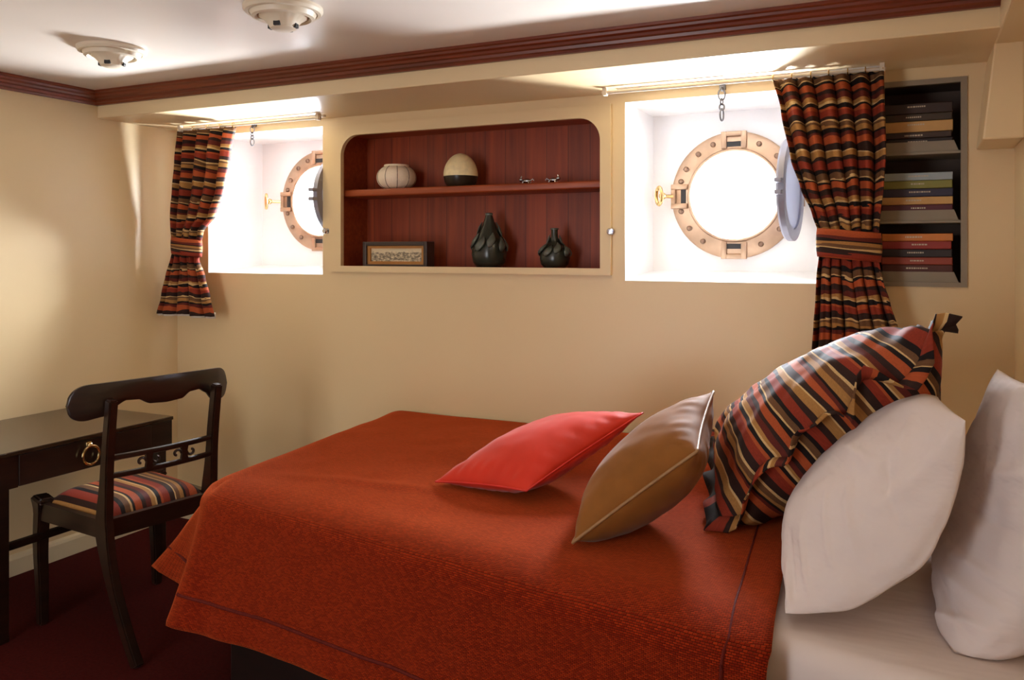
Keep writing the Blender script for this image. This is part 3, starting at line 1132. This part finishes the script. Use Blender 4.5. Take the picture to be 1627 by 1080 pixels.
def vent(u, v, label, spin):
    c = PZ(u, v, CH)
    t = thing('ceiling_vent', label, 'vent', (c.x, c.y, CH), 0, 'round ceiling vents')
    R = 0.122
    bm = NB()
    lathe(bm, [(R, CH), (R, CH - 0.010), (R - 0.006, CH - 0.018), (R - 0.016, CH - 0.020), (R - 0.019, CH - 0.016), (R - 0.022, CH - 0.022),
               (R - 0.026, CH - 0.032), (R - 0.036, CH - 0.036), (R - 0.042, CH - 0.030), (R - 0.044, CH - 0.012), (0.03, CH - 0.012)], (c.x, c.y, 0), 56)
    obj('rim', bm, M['plastic'], t, smooth=True)
    bm = NB()
    lathe(bm, [(0.076, CH - 0.012), (0.074, CH - 0.030), (0.058, CH - 0.040), (0.048, CH - 0.052), (0.040, CH - 0.066), (0.026, CH - 0.072), (0.001, CH - 0.073)],
          (c.x, c.y, 0), 56, mod=lambda a, h: 1 + (0.02 * (1 if math.sin(a * 16) > 0 else -1) if CH - 0.045 < h < CH - 0.02 else 0))
    dome = obj('dome', bm, M['plastic'], t, smooth=True)
    for k in range(4):
        a = spin + k * math.pi / 2
        bm = NB()
        box(bm, (0.030, -0.011, CH - 0.066), (0.0475, 0.011, CH - 0.052), 0.002)
        bm.transform(Matrix.Translation((c.x, c.y, 0)) @ Matrix.Rotation(a, 4, 'Z'))
        obj('slot', bm, M['slot'], dome)
    return t


vent(450, 12, 'round cream ceiling vent nearer the middle of the cabin, its rim showing more', math.radians(-75))
vent(178, 77, 'round cream ceiling vent close to the corner where the mouldings meet', math.radians(-60))

# ------------------------------------------------------------------ desk
DT = 0.69
dx1, dy0, dy1 = -2.945, 1.868, 2.665
t = thing('writing_desk', 'dark wooden writing desk standing against the plain wall', 'desk', ((WX + dx1) / 2, (dy0 + dy1) / 2, 0))
bm = NB(); box(bm, (WX + 0.012, dy0, DT - 0.016), (dx1, dy1, DT), 0.003); obj('desk_top', bm, M['dark_top'], t)
bm = NB()
box(bm, (WX + 0.03, dy0 + 0.02, 0.555), (dx1 - 0.03, dy1 - 0.004, DT - 0.016))
box(bm, (dx1 - 0.03, dy0 + 0.02, 0.555), (dx1 - 0.006, 1.96, DT - 0.016))
box(bm, (dx1 - 0.03, 2.55, 0.555), (dx1 - 0.006, dy1 - 0.004, DT - 0.016))
obj('apron', bm, M['dark'], t)
bm = NB(); box(bm, (dx1 - 0.03, 1.962, 0.558), (dx1 - 0.002, 2.548, DT - 0.018), 0.002)
dr = obj('drawer', bm, M['dark'], t)
hc = PY(143, 703, 2.2)
hc = Vector((dx1 - 0.002, 2.245, 0.650))
bm = NB()
ball(bm, hc + Vector((0.008, 0, 0)), 0.012, 2)
lathe_c = hc
box(bm, hc + Vector((-0.001, -0.012, -0.012)), hc + Vector((0.006, 0.012, 0.014)), 0.004)
pts = [hc + Vector((0.016, 0.036 * math.sin(2 * math.pi * k / 32), -0.038 + 0.036 * math.cos(2 * math.pi * k / 32))) for k in range(32)]
tube(bm, pts, 0.0055, 10, closed=True, up=Vector((1, 0, 0)))
obj('ring_pull', bm, M['oldbrass'], dr, smooth=True)['label'] = 'brass ring pull'
for ly in (dy0 + 0.042, dy1 - 0.05):
    lx = dx1 - 0.035
    bm = NB()
    box(bm, (lx - 0.022, ly - 0.022, 0), (lx + 0.022, ly + 0.022, 0.556), 0.003)
    obj('leg', bm, M['dark'], t)
bm = NB()
box(bm, (dx1 - 0.047, dy0 + 0.06, 0.325), (dx1 - 0.023, dy1 - 0.07, 0.352), 0.003)
obj('stretcher', bm, M['dark'], t)
bm = NB()
box(bm, (WX + 0.0005, dy0 + 0.02, 0.54), (WX + 0.032, dy1 - 0.004, DT - 0.016))
obj('wall_cleat', bm, M['dark'], t)

# ------------------------------------------------------------------ chair
th = 0.159
ch = thing('side_chair', 'dark wooden side chair with curved crest rail and striped seat, drawn up to the desk', 'chair', (-2.55, 2.247, 0), math.pi - th)
WB, WF, DEP, ZS = 0.214, 0.258, 0.412, 0.465


def rect_prof(a, b):
    return [(-a, -b), (a, -b), (a, b), (-a, b)]


def smooth_path(pts, n=24):
    """Catmull-Rom through points"""
    P = [Vector(p) for p in pts]
    P = [P[0] * 2 - P[1]] + P + [P[-1] * 2 - P[-2]]
    out = []
    m = len(P) - 3
    for k in range(n + 1):
        s = min(k / n * m, m - 1e-6)
        i = int(s)
        f = s - i
        a, b, c_, d = P[i:i + 4]
        out.append(0.5 * ((2 * b) + (c_ - a) * f + (2 * a - 5 * b + 4 * c_ - d) * f * f + (3 * b - a - 3 * c_ + d) * f ** 3))
    return out


for sy in (1, -1):
    bm = NB()
    pts = smooth_path([(-0.205, sy * WB, 0.0), (-0.135, sy * WB, 0.10), (-0.055, sy * WB, 0.24), (-0.004, sy * WB, 0.38), (0.006, sy * WB, 0.46), (-0.004, sy * WB, 0.56),
                       (-0.018, sy * WB, 0.72), (-0.042, sy * WB, 0.895)], 30)

    def pf(i):
        k = i / 30
        a = interp([(0, 0.019), (0.25, 0.022), (0.5, 0.040), (0.62, 0.032), (0.8, 0.021), (1, 0.018)], k)
        return rect_prof(0.0165, a)
    sweep(bm, pts, pf, up=Vector((1, 0, 0)))
    bmesh.ops.bevel(bm, geom=[e for e in bm.edges if len(e.link_faces) == 2 and e.calc_face_angle(0) > 0.8], offset=0.005, segments=2, affect='EDGES')
    obj('leg', bm, M['dark'], ch, local=True, smooth=True)
    bm = NB()
    pts = smooth_path([(DEP - 0.010, sy * (WF - 0.022), 0.0), (DEP - 0.006, sy * (WF - 0.022), 0.14), (DEP + 0.004, sy * (WF - 0.022), 0.30), (DEP - 0.004, sy * (WF - 0.024), 0.44),
                       (DEP - 0.012, sy * (WF - 0.026), 0.488)], 20)
    sweep(bm, pts, lambda i: rect_prof(interp([(0, .017), (14, .023), (18, .033), (20, .026)], i), interp([(0, .017), (14, .024), (18, .036), (20, .028)], i)), up=Vector((1, 0, 0)))
    bmesh.ops.bevel(bm, geom=[e for e in bm.edges if len(e.link_faces) == 2 and e.calc_face_angle(0) > 0.8], offset=0.006, segments=2, affect='EDGES')
    obj('leg', bm, M['dark'], ch, local=True, smooth=True)
# seat rails
bm = NB()
for a, b in (((0.0, WB, 0), (DEP, WF - 0.02, 0)), ((0.0, -WB, 0), (DEP, -WF + 0.02, 0)), ((0.0, -WB, 0), (0.0, WB, 0)), ((DEP, -WF + 0.02, 0), (DEP, WF - 0.02, 0))):
    a, b = Vector(a), Vector(b)
    d = (b - a).normalized()
    nrm = Vector((-d.y, d.x, 0)) * 0.013
    prism(bm, [a - nrm + Vector((0, 0, 0.40)), b - nrm + Vector((0, 0, 0.40)), b + nrm + Vector((0, 0, 0.40)), a + nrm + Vector((0, 0, 0.40))], (0, 0, ZS - 0.40))
obj('seat_frame', bm, M['dark'], ch, local=True)
# padded drop-in seat
bm = NB()


def seat_fn(u, v):
    x = lerp(0.016, DEP - 0.010, u)
    hw = lerp(WB - 0.016, WF - 0.036, u)
    e = 1 - abs(2 * v - 1) ** 5
    e2 = 1 - abs(2 * u - 1) ** 6
    return Vector((x, lerp(-hw, hw, v), ZS - 0.012 + 0.064 * (e * e2) ** 0.6))


grid(bm, 28, 32, seat_fn, lambda u, v: (v * 0.44, u * 0.4))
grid(bm, 28, 32, lambda u, v: Vector((seat_fn(u, v).x, seat_fn(u, v).y, ZS - 0.03)), lambda u, v: (v * 0.44, u * 0.4), flip=True)
bmesh.ops.remove_doubles(bm, verts=bm.verts[:], dist=1e-6)
bnd = [e for e in bm.edges if e.is_boundary]
bmesh.ops.bridge_loops(bm, edges=bnd)
obj('seat', bm, M['seat_stripe'], ch, local=True, smooth=True, sharp=50)
# crest rail: a bowed board with a rounded outline and a scalloped lower edge
bm = NB()
HWC = 0.325


def cx_of(a):
    return -0.062 + 0.085 * a * a


NA, NZ = 140, 12
front, back = [], []
for i in range(NA + 1):
    a = -1 + 2 * i / NA
    aa = abs(a)
    top = 0.956 - 0.012 * aa ** 2
    botm = interp([(0.0, 0.856), (0.20, 0.860), (0.32, 0.880), (0.46, 0.882), (0.58, 0.862), (0.68, 0.832), (1.0, 0.812)], aa)
    mid, hh = (top + botm) / 2, (top - botm) / 2
    if aa > 0.78:
        k = (aa - 0.78) / 0.22
        hh *= math.sqrt(max(0.0, 1 - k ** 2.6)) * 0.97 + 0.03
    fr_, bk_ = [], []
    for j in range(NZ + 1):
        q = -1 + 2 * j / NZ
        z = mid + hh * q
        th_ = 0.011 * (1 - 0.45 * abs(q) ** 4) * (1 - 0.4 * max(0, aa - 0.8) / 0.2)
        y = a * HWC
        fr_.append(bm.verts.new((cx_of(a) + 0.028 + th_, y, z)))
        bk_.append(bm.verts.new((cx_of(a) + 0.028 - th_, y, z)))
    front.append(fr_)
    back.append(bk_)
fs = []
for i in range(NA):
    for j in range(NZ):
        fs.append(bm.faces.new((front[i][j], front[i + 1][j], front[i + 1][j + 1], front[i][j + 1])))
        fs.append(bm.faces.new((back[i][j], back[i][j + 1], back[i + 1][j + 1], back[i + 1][j])))
    for j in (0, NZ):
        fs.append(bm.faces.new((front[i][j], back[i][j], back[i + 1][j], front[i + 1][j])))
for i in (0, NA):
    for j in range(NZ):
        fs.append(bm.faces.new((front[i][j], front[i][j + 1], back[i][j + 1], back[i][j])))
bmesh.ops.recalc_face_normals(bm, faces=fs)
obj('crest_rail', bm, M['dark'], ch, local=True, smooth=True, sharp=50)
# two bowed cross rails with scrolled ornaments between them
RZ = (0.686, 0.622)


def bow(y):
    return -0.020 - 0.022 * (1 - (y / WB) ** 2)


for z in RZ:
    bm = NB()
    sweep(bm, [(bow(y), y, z) for y in [WB * (-1 + 2 * k / 20) for k in range(21)]], circ(0.007, 8, 0.011))
    obj('cross_rail', bm, M['dark'], ch, local=True, smooth=True)
for yc in (0.072, -0.072):
    bm = NB()
    x_ = bow(yc)
    zc = sum(RZ) / 2
    prism(bm, [(x_ - 0.006, yc - 0.016, RZ[1]), (x_ - 0.006, yc + 0.016, RZ[1]), (x_ - 0.006, yc + 0.010, zc), (x_ - 0.006, yc + 0.016, RZ[0]), (x_ - 0.006, yc - 0.016, RZ[0]),
               (x_ - 0.006, yc - 0.010, zc)], (0.012, 0, 0))
    for sy in (1, -1):
        pts = []
        for k in range(18):
            a = k / 17 * 4.4
            r_ = 0.018 - 0.0026 * a
            pts.append((x_, yc + sy * (0.030 + r_ * math.cos(math.pi - a)), zc + 0.001 + sy * r_ * math.sin(a) * 0.9))
        tube(bm, [(x_, yc + sy * 0.008, zc)] + pts, 0.0052, 8, up=Vector((1, 0, 0)))
    obj('scroll_ornament', bm, M['dark'], ch, local=True, smooth=True)

# ------------------------------------------------------------------ bed
NLc, NRc = Vector((-2.055, 1.995, 0)), Vector((RX - 0.008, 1.575, 0))
FLc, FRc = Vector((-2.185, WY - 0.012, 0)), Vector((RX - 0.008, WY - 0.012, 0))
bed = thing('bed', 'berth with dark wooden base and white sheeted mattress along the wall', 'bed', (-0.95, 2.5, 0))


def inset(p, k):
    c_ = (NLc + NRc + FLc + FRc) / 4
    d = p - c_
    return Vector((p.x - math.copysign(k, d.x), p.y - math.copysign(k, d.y), 0))


bm = NB()
q = [NLc + Vector((0.05, 0.05, 0)), NRc + Vector((0, 0.05, 0)), FRc, FLc + Vector((0.05, 0, 0))]
prism(bm, q, (0, 0, 0.34), 0.006)
obj('bed_base', bm, M['bedbase'], bed)
bm = NB()
q2 = [NLc + Vector((0.012, 0.012, 0.342)), NRc + Vector((0, 0.012, 0.342)), FRc + Vector((0, 0, 0.342)), FLc + Vector((0.012, 0, 0.342))]
prism(bm, q2, (0, 0, 0.318))
es = [e for e in bm.edges if max(v.co.z for v in e.verts) > 0.6]
bmesh.ops.bevel(bm, geom=es, offset=0.045, segments=5, affect='EDGES', profile=0.5)
bmesh.ops.triangulate(bm, faces=[f for f in bm.faces if len(f.verts) > 4])
mo = obj('mattress', bm, M['sheet'], bed, smooth=True, sharp=60)
mo['label'] = 'mattress in a white fitted sheet'

# bedspread --------------------------------------------------------
SPZ = 0.680
H0, H1 = Vector((-0.245, 1.648, 0)), Vector((-0.36, WY - 0.03, 0))     # its head edge, near and far
F0, F1 = Vector((-2.075, 1.975, 0)), Vector((-2.20, WY - 0.03, 0))     # its foot edge, near and far
RC = 0.13
NU, NV = 110, 80


def top_xy(u, v):
    """u: foot 0 -> head 1; v: far 0 -> near 1; foot/near corner rounded"""
    lu = (H0 - F0).length * u
    lv = (F0 - F1).length * (1 - v)
    if lu < RC and lv < RC:
        d = Vector((RC - lu, RC - lv))
        m_ = max(d.x, d.y)
        if d.length > 1e-9:
            d = d * (m_ / d.length)
        lu, lv = RC - d.x, RC - d.y
        u = lu / (H0 - F0).length
        v = 1 - lv / (F0 - F1).length
    a = F1.lerp(F0, v)
    b = H1.lerp(H0, v)
    return a.lerp(b, u)


bm = NB()
uvl = bm.loops.layers.uv.active


def edge_drop(u, v):
    """the top rounds down towards the near and foot edges"""
    lu = (H0 - F0).length * u
    lv = (F0 - F1).length * (1 - v)
    d = 0
    for l_ in (lu, lv):
        if l_ < 0.10:
            k = 1 - l_ / 0.10
            d += 0.028 * k * k
    return d


def top_fn(u, v):
    p = top_xy(u, v)
    z = SPZ - min(edge_drop(u, v), 0.034)
    z += 0.007 * noise.noise(Vector((p.x * 2.2, p.y * 2.2, 1))) + 0.003 * noise.noise(Vector((p.x * 7, p.y * 7, 4)))
    # a soft crease running across the foot half
    z += 0.008 * math.exp(-((p.y - 2.16 - 0.10 * (p.x + 1.6)) / 0.03) ** 2) * max(0, 1 - abs(p.x + 1.55) / 0.45)
    return Vector((p.x, p.y, z))


Vg = grid(bm, NU, NV, top_fn, lambda u, v: (top_xy(u, v).x, top_xy(u, v).y))
# perimeter: near edge from head to foot, then foot edge to the wall
per = [(Vg[i][NV], i / NU, 1.0) for i in range(NU, -1, -1)] + [(Vg[0][j], 0.0, j / NV) for j in range(NV - 1, -1, -1)]
nP = len(per)
n_near = (H0 - F0).normalized()
out_near = Vector((n_near.y, -n_near.x, 0))
if out_near.y > 0:
    out_near = -out_near
out_foot = Vector((-1, -0.10, 0)).normalized()
acc = [0.0]
for k in range(1, nP):
    acc.append(acc[-1] + (per[k][0].co - per[k - 1][0].co).length)
sc_ = acc[NU]          # arc position of the corner
HEM = 0.285


def flare(ds):
    """outward swing of the hem against distance past the corner (+ towards the far wall)"""
    return interp([(-1.6, 0.028), (-0.9, 0.035), (-0.45, 0.050), (-0.20, 0.085), (-0.075, 0.14), (-0.01, 0.015), (0.05, 0.09), (0.11, 0.285), (0.19, 0.20), (0.36, 0.10), (0.7, 0.06), (1.2, 0.05)], ds)


NS = 34
NRM = []
rows = []
for k in range(nP):
    v0 = per[k][0]
    ds = acc[k] - sc_
    w_ = max(0, min(1, (ds + 0.11) / 0.22))
    w_ = w_ * w_ * (3 - 2 * w_)
    nrm = out_near.lerp(out_foot, w_).normalized()
    fl = flare(ds)
    hem = HEM + interp([(-1.6, 0.0), (-0.2, 0.0), (-0.09, 0.012), (0.02, 0.02), (0.11, 0.035), (0.3, 0.02), (1.2, 0.0)], ds)
    NRM.append(nrm)
    row = [v0]
    for j in range(1, NS + 1):
        s = j / NS
        z = lerp(v0.co.z, hem, s)
        o_ = 0.030 * min(1, s / 0.10) ** 0.5 + fl * s ** 1.25
        rip = 0.010 * s * noise.noise(Vector((acc[k] * 3.5, s * 0.8, 7))) + 0.004 * noise.noise(Vector((acc[k] * 9, s * 4, 2)))
        p = Vector((v0.co.x, v0.co.y, 0)) + nrm * (o_ + rip)
        if p.y > WY - 0.03:
            p.y = WY - 0.03
        row.append(bm.verts.new((p.x, p.y, z)))
    rows.append(row)
hem_j = int(NS * 0.77)
for k in range(nP - 1):
    for j in range(NS):
        f = bm.faces.new((rows[k][j], rows[k + 1][j], rows[k + 1][j + 1], rows[k][j + 1]))
        for l, (kk, jj) in zip(f.loops, ((k, j), (k + 1, j), (k + 1, j + 1), (k, j + 1))):
            l[uvl].uv = (-acc[kk], per[kk][0].co.y + 0 * jj) if False else (-acc[kk] + 5.0, -0.5 * jj / NS)
bmesh.ops.recalc_face_normals(bm, faces=bm.faces[:])
hem_pts = [rows[k][hem_j].co + NRM[k] * 0.006 for k in range(nP)]
nk = int(round(0.085 / (H0 - F0).length * NU))
BORDER = [rows[nk][j].co.copy() + out_near * 0.008 for j in range(0, NS + 1)]
BTOP = [Vg[NU - nk][j].co.copy() + Vector((0, 0, 0.0045)) for j in range(NV + 1)]
low_pts = [rows[k][NS].co.copy() for k in range(nP)]
sp = obj('bedspread', bm, M['spread'], origin=(-1.2, 2.4, SPZ), smooth=True, sharp=0)
tag(sp, 'red orange woven bedspread covering the foot of the bed and hanging over its side', 'bedspread')
md = sp.modifiers.new('thickness', 'SOLIDIFY')
md.thickness = 0.006
md.offset = 1
bm = NB()
tube(bm, hem_pts[::2], 0.0052, 6)
obj('hem_seam', bm, M['spread_hem'], sp, smooth=True)
# the stitched border along its head edge, running on down the side
bm = NB()
pts = [BTOP[j] for j in range(0, NV + 1, 2)] + BORDER[1:]
tube(bm, pts, 0.0034, 6)
obj('border_seam', bm, M['spread_hem'], sp, smooth=True)

# ------------------------------------------------------------------ pillows


def pillow(name, label, C, thick, mat, pinch=0.06, power=0.5, bow_=None, ear=0.0, uvm=(0.6, 0.6), group=None, piping=None, flange=None, floor_z=None,
           wr=0.006, seed=1, back=1.0, cat='cushion', pmat=None, gather=0.0, creases=(), ruffle=0.0, taper=(0.0, 0.0), ears=0.0):
    """C: corners a, b, c, d in 3-D (a-b and d-c are the two 'u' edges). The cloth bulges to both sides of the seam."""
    A, B, Cc, D = [Vector(c_) for c_ in C]
    nrm = ((B - A).cross(D - A) + (B - Cc).cross(D - Cc) * -1).normalized()
    cen = (A + B + Cc + D) / 4
    base_z = min(c_.z for c_ in (A, B, Cc, D)) if floor_z is None else floor_z

    def plane(u, v):
        uu = u * (1 - pinch * (1 - v * v))
        vv = v * (1 - pinch * (1 - u * u))
        a, b = (uu + 1) / 2, (vv + 1) / 2
        p = A.lerp(B, a).lerp(D.lerp(Cc, a), b)
        if ruffle:
            kk = max(0, -v) ** 3
            p = p + nrm * ruffle * kk * noise.noise(Vector((u * 2.6 + 0.7, 0, seed))) * 2.2 + Vector((0, 0, 1)) * ruffle * kk * noise.noise(Vector((u * 6, 3, seed)))
        if bow_:
            for which, vec in bow_.items():
                if which == 'v0':
                    p = p + vec * (1 - u * u) * ((1 - v) / 2) ** 1.5
                elif which == 'v1':
                    p = p + vec * (1 - u * u) * ((1 + v) / 2) ** 1.5
                elif which == 'u1':
                    p = p + vec * (1 - v * v) * ((1 + u) / 2) ** 1.5
                elif which == 'u0':
                    p = p + vec * (1 - v * v) * ((1 - u) / 2) ** 1.5
        return p

    def prof(u, v):
        k = (1 - abs(u) ** 2.4) * (1 - abs(v) ** 2.4)
        k = max(0, k) ** power * (1 - taper[0] * (u + 1) / 2) * (1 - taper[1] * (v + 1) / 2)
        return k * (1 - ears * (abs(u) * abs(v)) ** 1.5)

    def pt(u, v, side):
        h = thick / 2 * prof(u, v) * (1 if side > 0 else back)
        p = plane(u, v)
        w_ = 0
        if gather:
            edge = max(abs(u), abs(v))
            t_ = (v if abs(u) > abs(v) else u)
            w_ += gather * math.exp(-((edge - 0.86) / 0.10) ** 2) * math.sin(t_ * 26 + seed) * (0.5 + 0.5 * noise.noise(Vector((t_ * 3, seed, 0))))
        if h < 1e-6:
            w_ = 0
        p = p + nrm * side * (h + w_ * min(1, h / 0.02))
        if floor_z is not None and p.z < floor_z:
            p.z = floor_z + (p.z - floor_z) * 0.02
        if p.x > RX - 0.004:
            p.x = RX - 0.004
        return p
    bm = NB()
    N = 120 if creases else 56

    def warp(t_):
        s = 2 * t_ - 1
        return math.copysign(1 - (1 - abs(s)) ** 1.6, s)
    for side in (1, -1):
        VV = grid(bm, N, N, lambda u, v: pt(warp(u), warp(v), side), lambda u, v: ((warp(u) + 1) / 2 * uvm[0], (warp(v) + 1) / 2 * uvm[1]), flip=(side < 0))
        bm.normal_update()
        nn = [[v_.normal.copy() for v_ in r_] for r_ in VV]
        for i in range(1, N):
            for j in range(1, N):
                u, v = warp(i / N), warp(j / N)
                p = VV[i][j].co
                k = min(1, prof(u, v) / 0.12)
                w_ = wr * noise.noise(Vector((p.x * 9, p.y * 9, p.z * 9 + seed))) + wr * 0.5 * noise.noise(Vector((p.x * 20, p.y * 20, p.z * 20 + seed)))
                if side == 1:
                    for (u0, v0, u1, v1, am, wd) in creases:
                        du, dv = u1 - u0, v1 - v0
                        tt = max(0, min(1, ((u - u0) * du + (v - v0) * dv) / (du * du + dv * dv)))
                        dd = math.hypot(u - u0 - tt * du, v - v0 - tt * dv)
                        w_ += am * math.exp(-(dd / wd) ** 2) * math.sin(math.pi * (0.12 + 0.76 * tt))
                p = p + nn[i][j] * (w_ * k)
                if floor_z is not None and p.z < floor_z:
                    p.z = floor_z
                if p.x > RX - 0.004:
                    p.x = RX - 0.004
                VV[i][j].co = p
    bmesh.ops.remove_doubles(bm, verts=bm.verts[:], dist=2e-5)
    root = thing(name, label, cat, (cen.x, cen.y, base_z), 0, group)
    obj('cover', bm, mat, root, smooth=True, sharp=0)
    M_ = 40
    loop = [(-1 + 2 * k / M_, -1) for k in range(M_)] + [(1, -1 + 2 * k / M_) for k in range(M_)] + [(1 - 2 * k / M_, 1) for k in range(M_)] + [(-1, 1 - 2 * k / M_) for k in range(M_)]

    def clampz(p):
        if floor_z is not None and p.z < floor_z + 0.002:
            p.z = floor_z + 0.002
        return p
    if piping:
        bm = NB()
        tube(bm, [clampz(plane(u, v)) for u, v in loop], piping, 8, closed=True, up=nrm)
        obj('piping', bm, pmat or mat, root, smooth=True, sharp=0)
    if flange:
        bm = NB()
        uvl_ = bm.loops.layers.uv.active
        R0, R1, UV = [], [], []
        for k, (u, v) in enumerate(loop):
            p = plane(u, v)
            o_ = (plane(u * 1.0, v * 1.0) - plane(u * 0.9, v * 0.9))
            o_ = o_.normalized() * flange * (1.35 if abs(u) == 1 and abs(v) == 1 else 1)
            wv = 0.016 * math.sin(k * 0.55 + seed) + 0.012 * noise.noise(Vector((k * 0.21, seed, 3)))
            R0.append(bm.verts.new(clampz(p)))
            R1.append((clampz(p + o_ * 0.5 + nrm * wv * 0.3), clampz(p + o_ + nrm * wv)))
            UV.append(((u + 1) / 2 * uvm[0], (v + 1) / 2 * uvm[1]))
        Ra = [bm.verts.new(a) for a, _ in R1]
        Rb = [bm.verts.new(b) for _, b in R1]
        n_ = len(loop)
        for k in range(n_):
            j = (k + 1) % n_
            for X, Y in ((R0, Ra), (Ra, Rb)):
                f = bm.faces.new((X[k], X[j], Y[j], Y[k]))
                for l, q_ in zip(f.loops, (k, j, j, k)):
                    l[uvl_].uv = (UV[q_][0] + 0.008, UV[q_][1])
        fo = obj('flange', bm, mat, root, smooth=True, sharp=0)
        fo.modifiers.new('thickness', 'SOLIDIFY').thickness = 0.004
    return root


SZ = SPZ + 0.008
# the big striped pillow leaning on the white ones
s1 = PZ(1140, 818, 0.725)
s2 = PY(1500, 522, 2.07)
s3 = PY(1418, 545, 2.62)
s4 = Vector((-0.60, 2.80, 0.80))
pillow('striped_pillow', 'large striped flanged pillow leaning against the white pillows', [s1, s2, s3, s4], 0.25, M['pillow_stripe'], 0.03, 0.55, uvm=(0.80, 0.6), flange=0.045,
       floor_z=SZ, wr=0.012, seed=5, cat='pillow', back=1.9, ruffle=0.032)
# brown velvet cushion
pillow('velvet_cushion', 'brown velvet piped cushion leaning between the red cushion and the striped pillow', [PZ(910, 862, 0.70), PY(1108, 717, 2.02), PY(1134, 622, 2.38), Vector((-0.84, 2.32, 0.72))],
       0.175, M['brown_velvet'], 0.055, 0.55, piping=0.0042, pmat=M['piping_b'], floor_z=SZ, seed=9, gather=0.0025, wr=0.005, back=1.3)
# red velvet cushion
pillow('velvet_cushion', 'bright red velvet cushion lying nearest the foot of the bed', [PZ(692, 765, 0.70), PY(836, 780, 2.16), PY(1021, 656, 2.52), Vector((-1.13, 2.66, 0.83))],
       0.145, M['red_velvet'], 0.05, 0.55, piping=0.003, pmat=M['piping_r'], floor_z=SZ, seed=2, gather=0.003, wr=0.004)
MZ = 0.664
pillow('white_pillow', 'white cotton pillow in front, its top pressed by the striped pillow', [PZ(1248, 974, 0.69), PY(1534, 668, 1.86), PY(1467, 592, 2.48), Vector((-0.30, 2.36, 0.70))],
       0.31, M['linen'], 0.05, 0.48, taper=(0.15, 0.38), ears=0.45, bow_={'v0': Vector((0.070, -0.05, -0.075))}, floor_z=MZ, seed=12, cat='pillow', group='white pillows at the head of the bed', wr=0.007, back=0.3,
       creases=[(1.0, -0.97, 0.1, -0.80, 0.012, 0.05), (0.1, -0.45, -0.25, -0.90, 0.007, 0.035), (-0.15, -0.35, -0.45, -0.85, 0.007, 0.03), (0.45, -0.55, 0.15, -0.93, -0.006, 0.04),
                (-0.55, -0.5, -0.75, -0.92, 0.008, 0.03), (-0.7, -0.4, -0.88, -0.9, -0.006, 0.03), (0.75, -0.45, 0.45, -0.75, 0.007, 0.05), (-0.85, -0.6, -0.95, -0.93, 0.007, 0.03),
                (0.1, 0.1, 0.3, -0.6, 0.008, 0.06)])
pillow('white_pillow', 'white cotton pillow behind, propped against the side wall at the head', [Vector((0.070, 1.775, 0.645)), Vector((0.240, 1.80, 1.17)), PY(1585, 586, 2.42), Vector((0.06, 2.36, 0.66))],
       0.25, M['linen'], 0.05, 0.40, taper=(0.35, 0.55), ears=0.2, floor_z=MZ, seed=21, cat='pillow', group='white pillows at the head of the bed', wr=0.008, back=1.2, bow_={'v0': Vector((0.09, -0.05, -0.06))},
       creases=[(-0.45, -0.95, -0.62, -0.4, 0.009, 0.05), (-0.25, -0.95, -0.45, -0.3, 0.008, 0.04), (0.1, -0.9, -0.1, -0.2, -0.008, 0.05), (0.55, -0.95, 0.25, -0.3, 0.009, 0.06),
                (-0.75, -0.95, -0.7, -0.3, -0.008, 0.04), (-0.6, -0.98, -0.9, -0.6, 0.008, 0.035), (0.3, -0.95, 0.1, -0.5, 0.006, 0.04)])
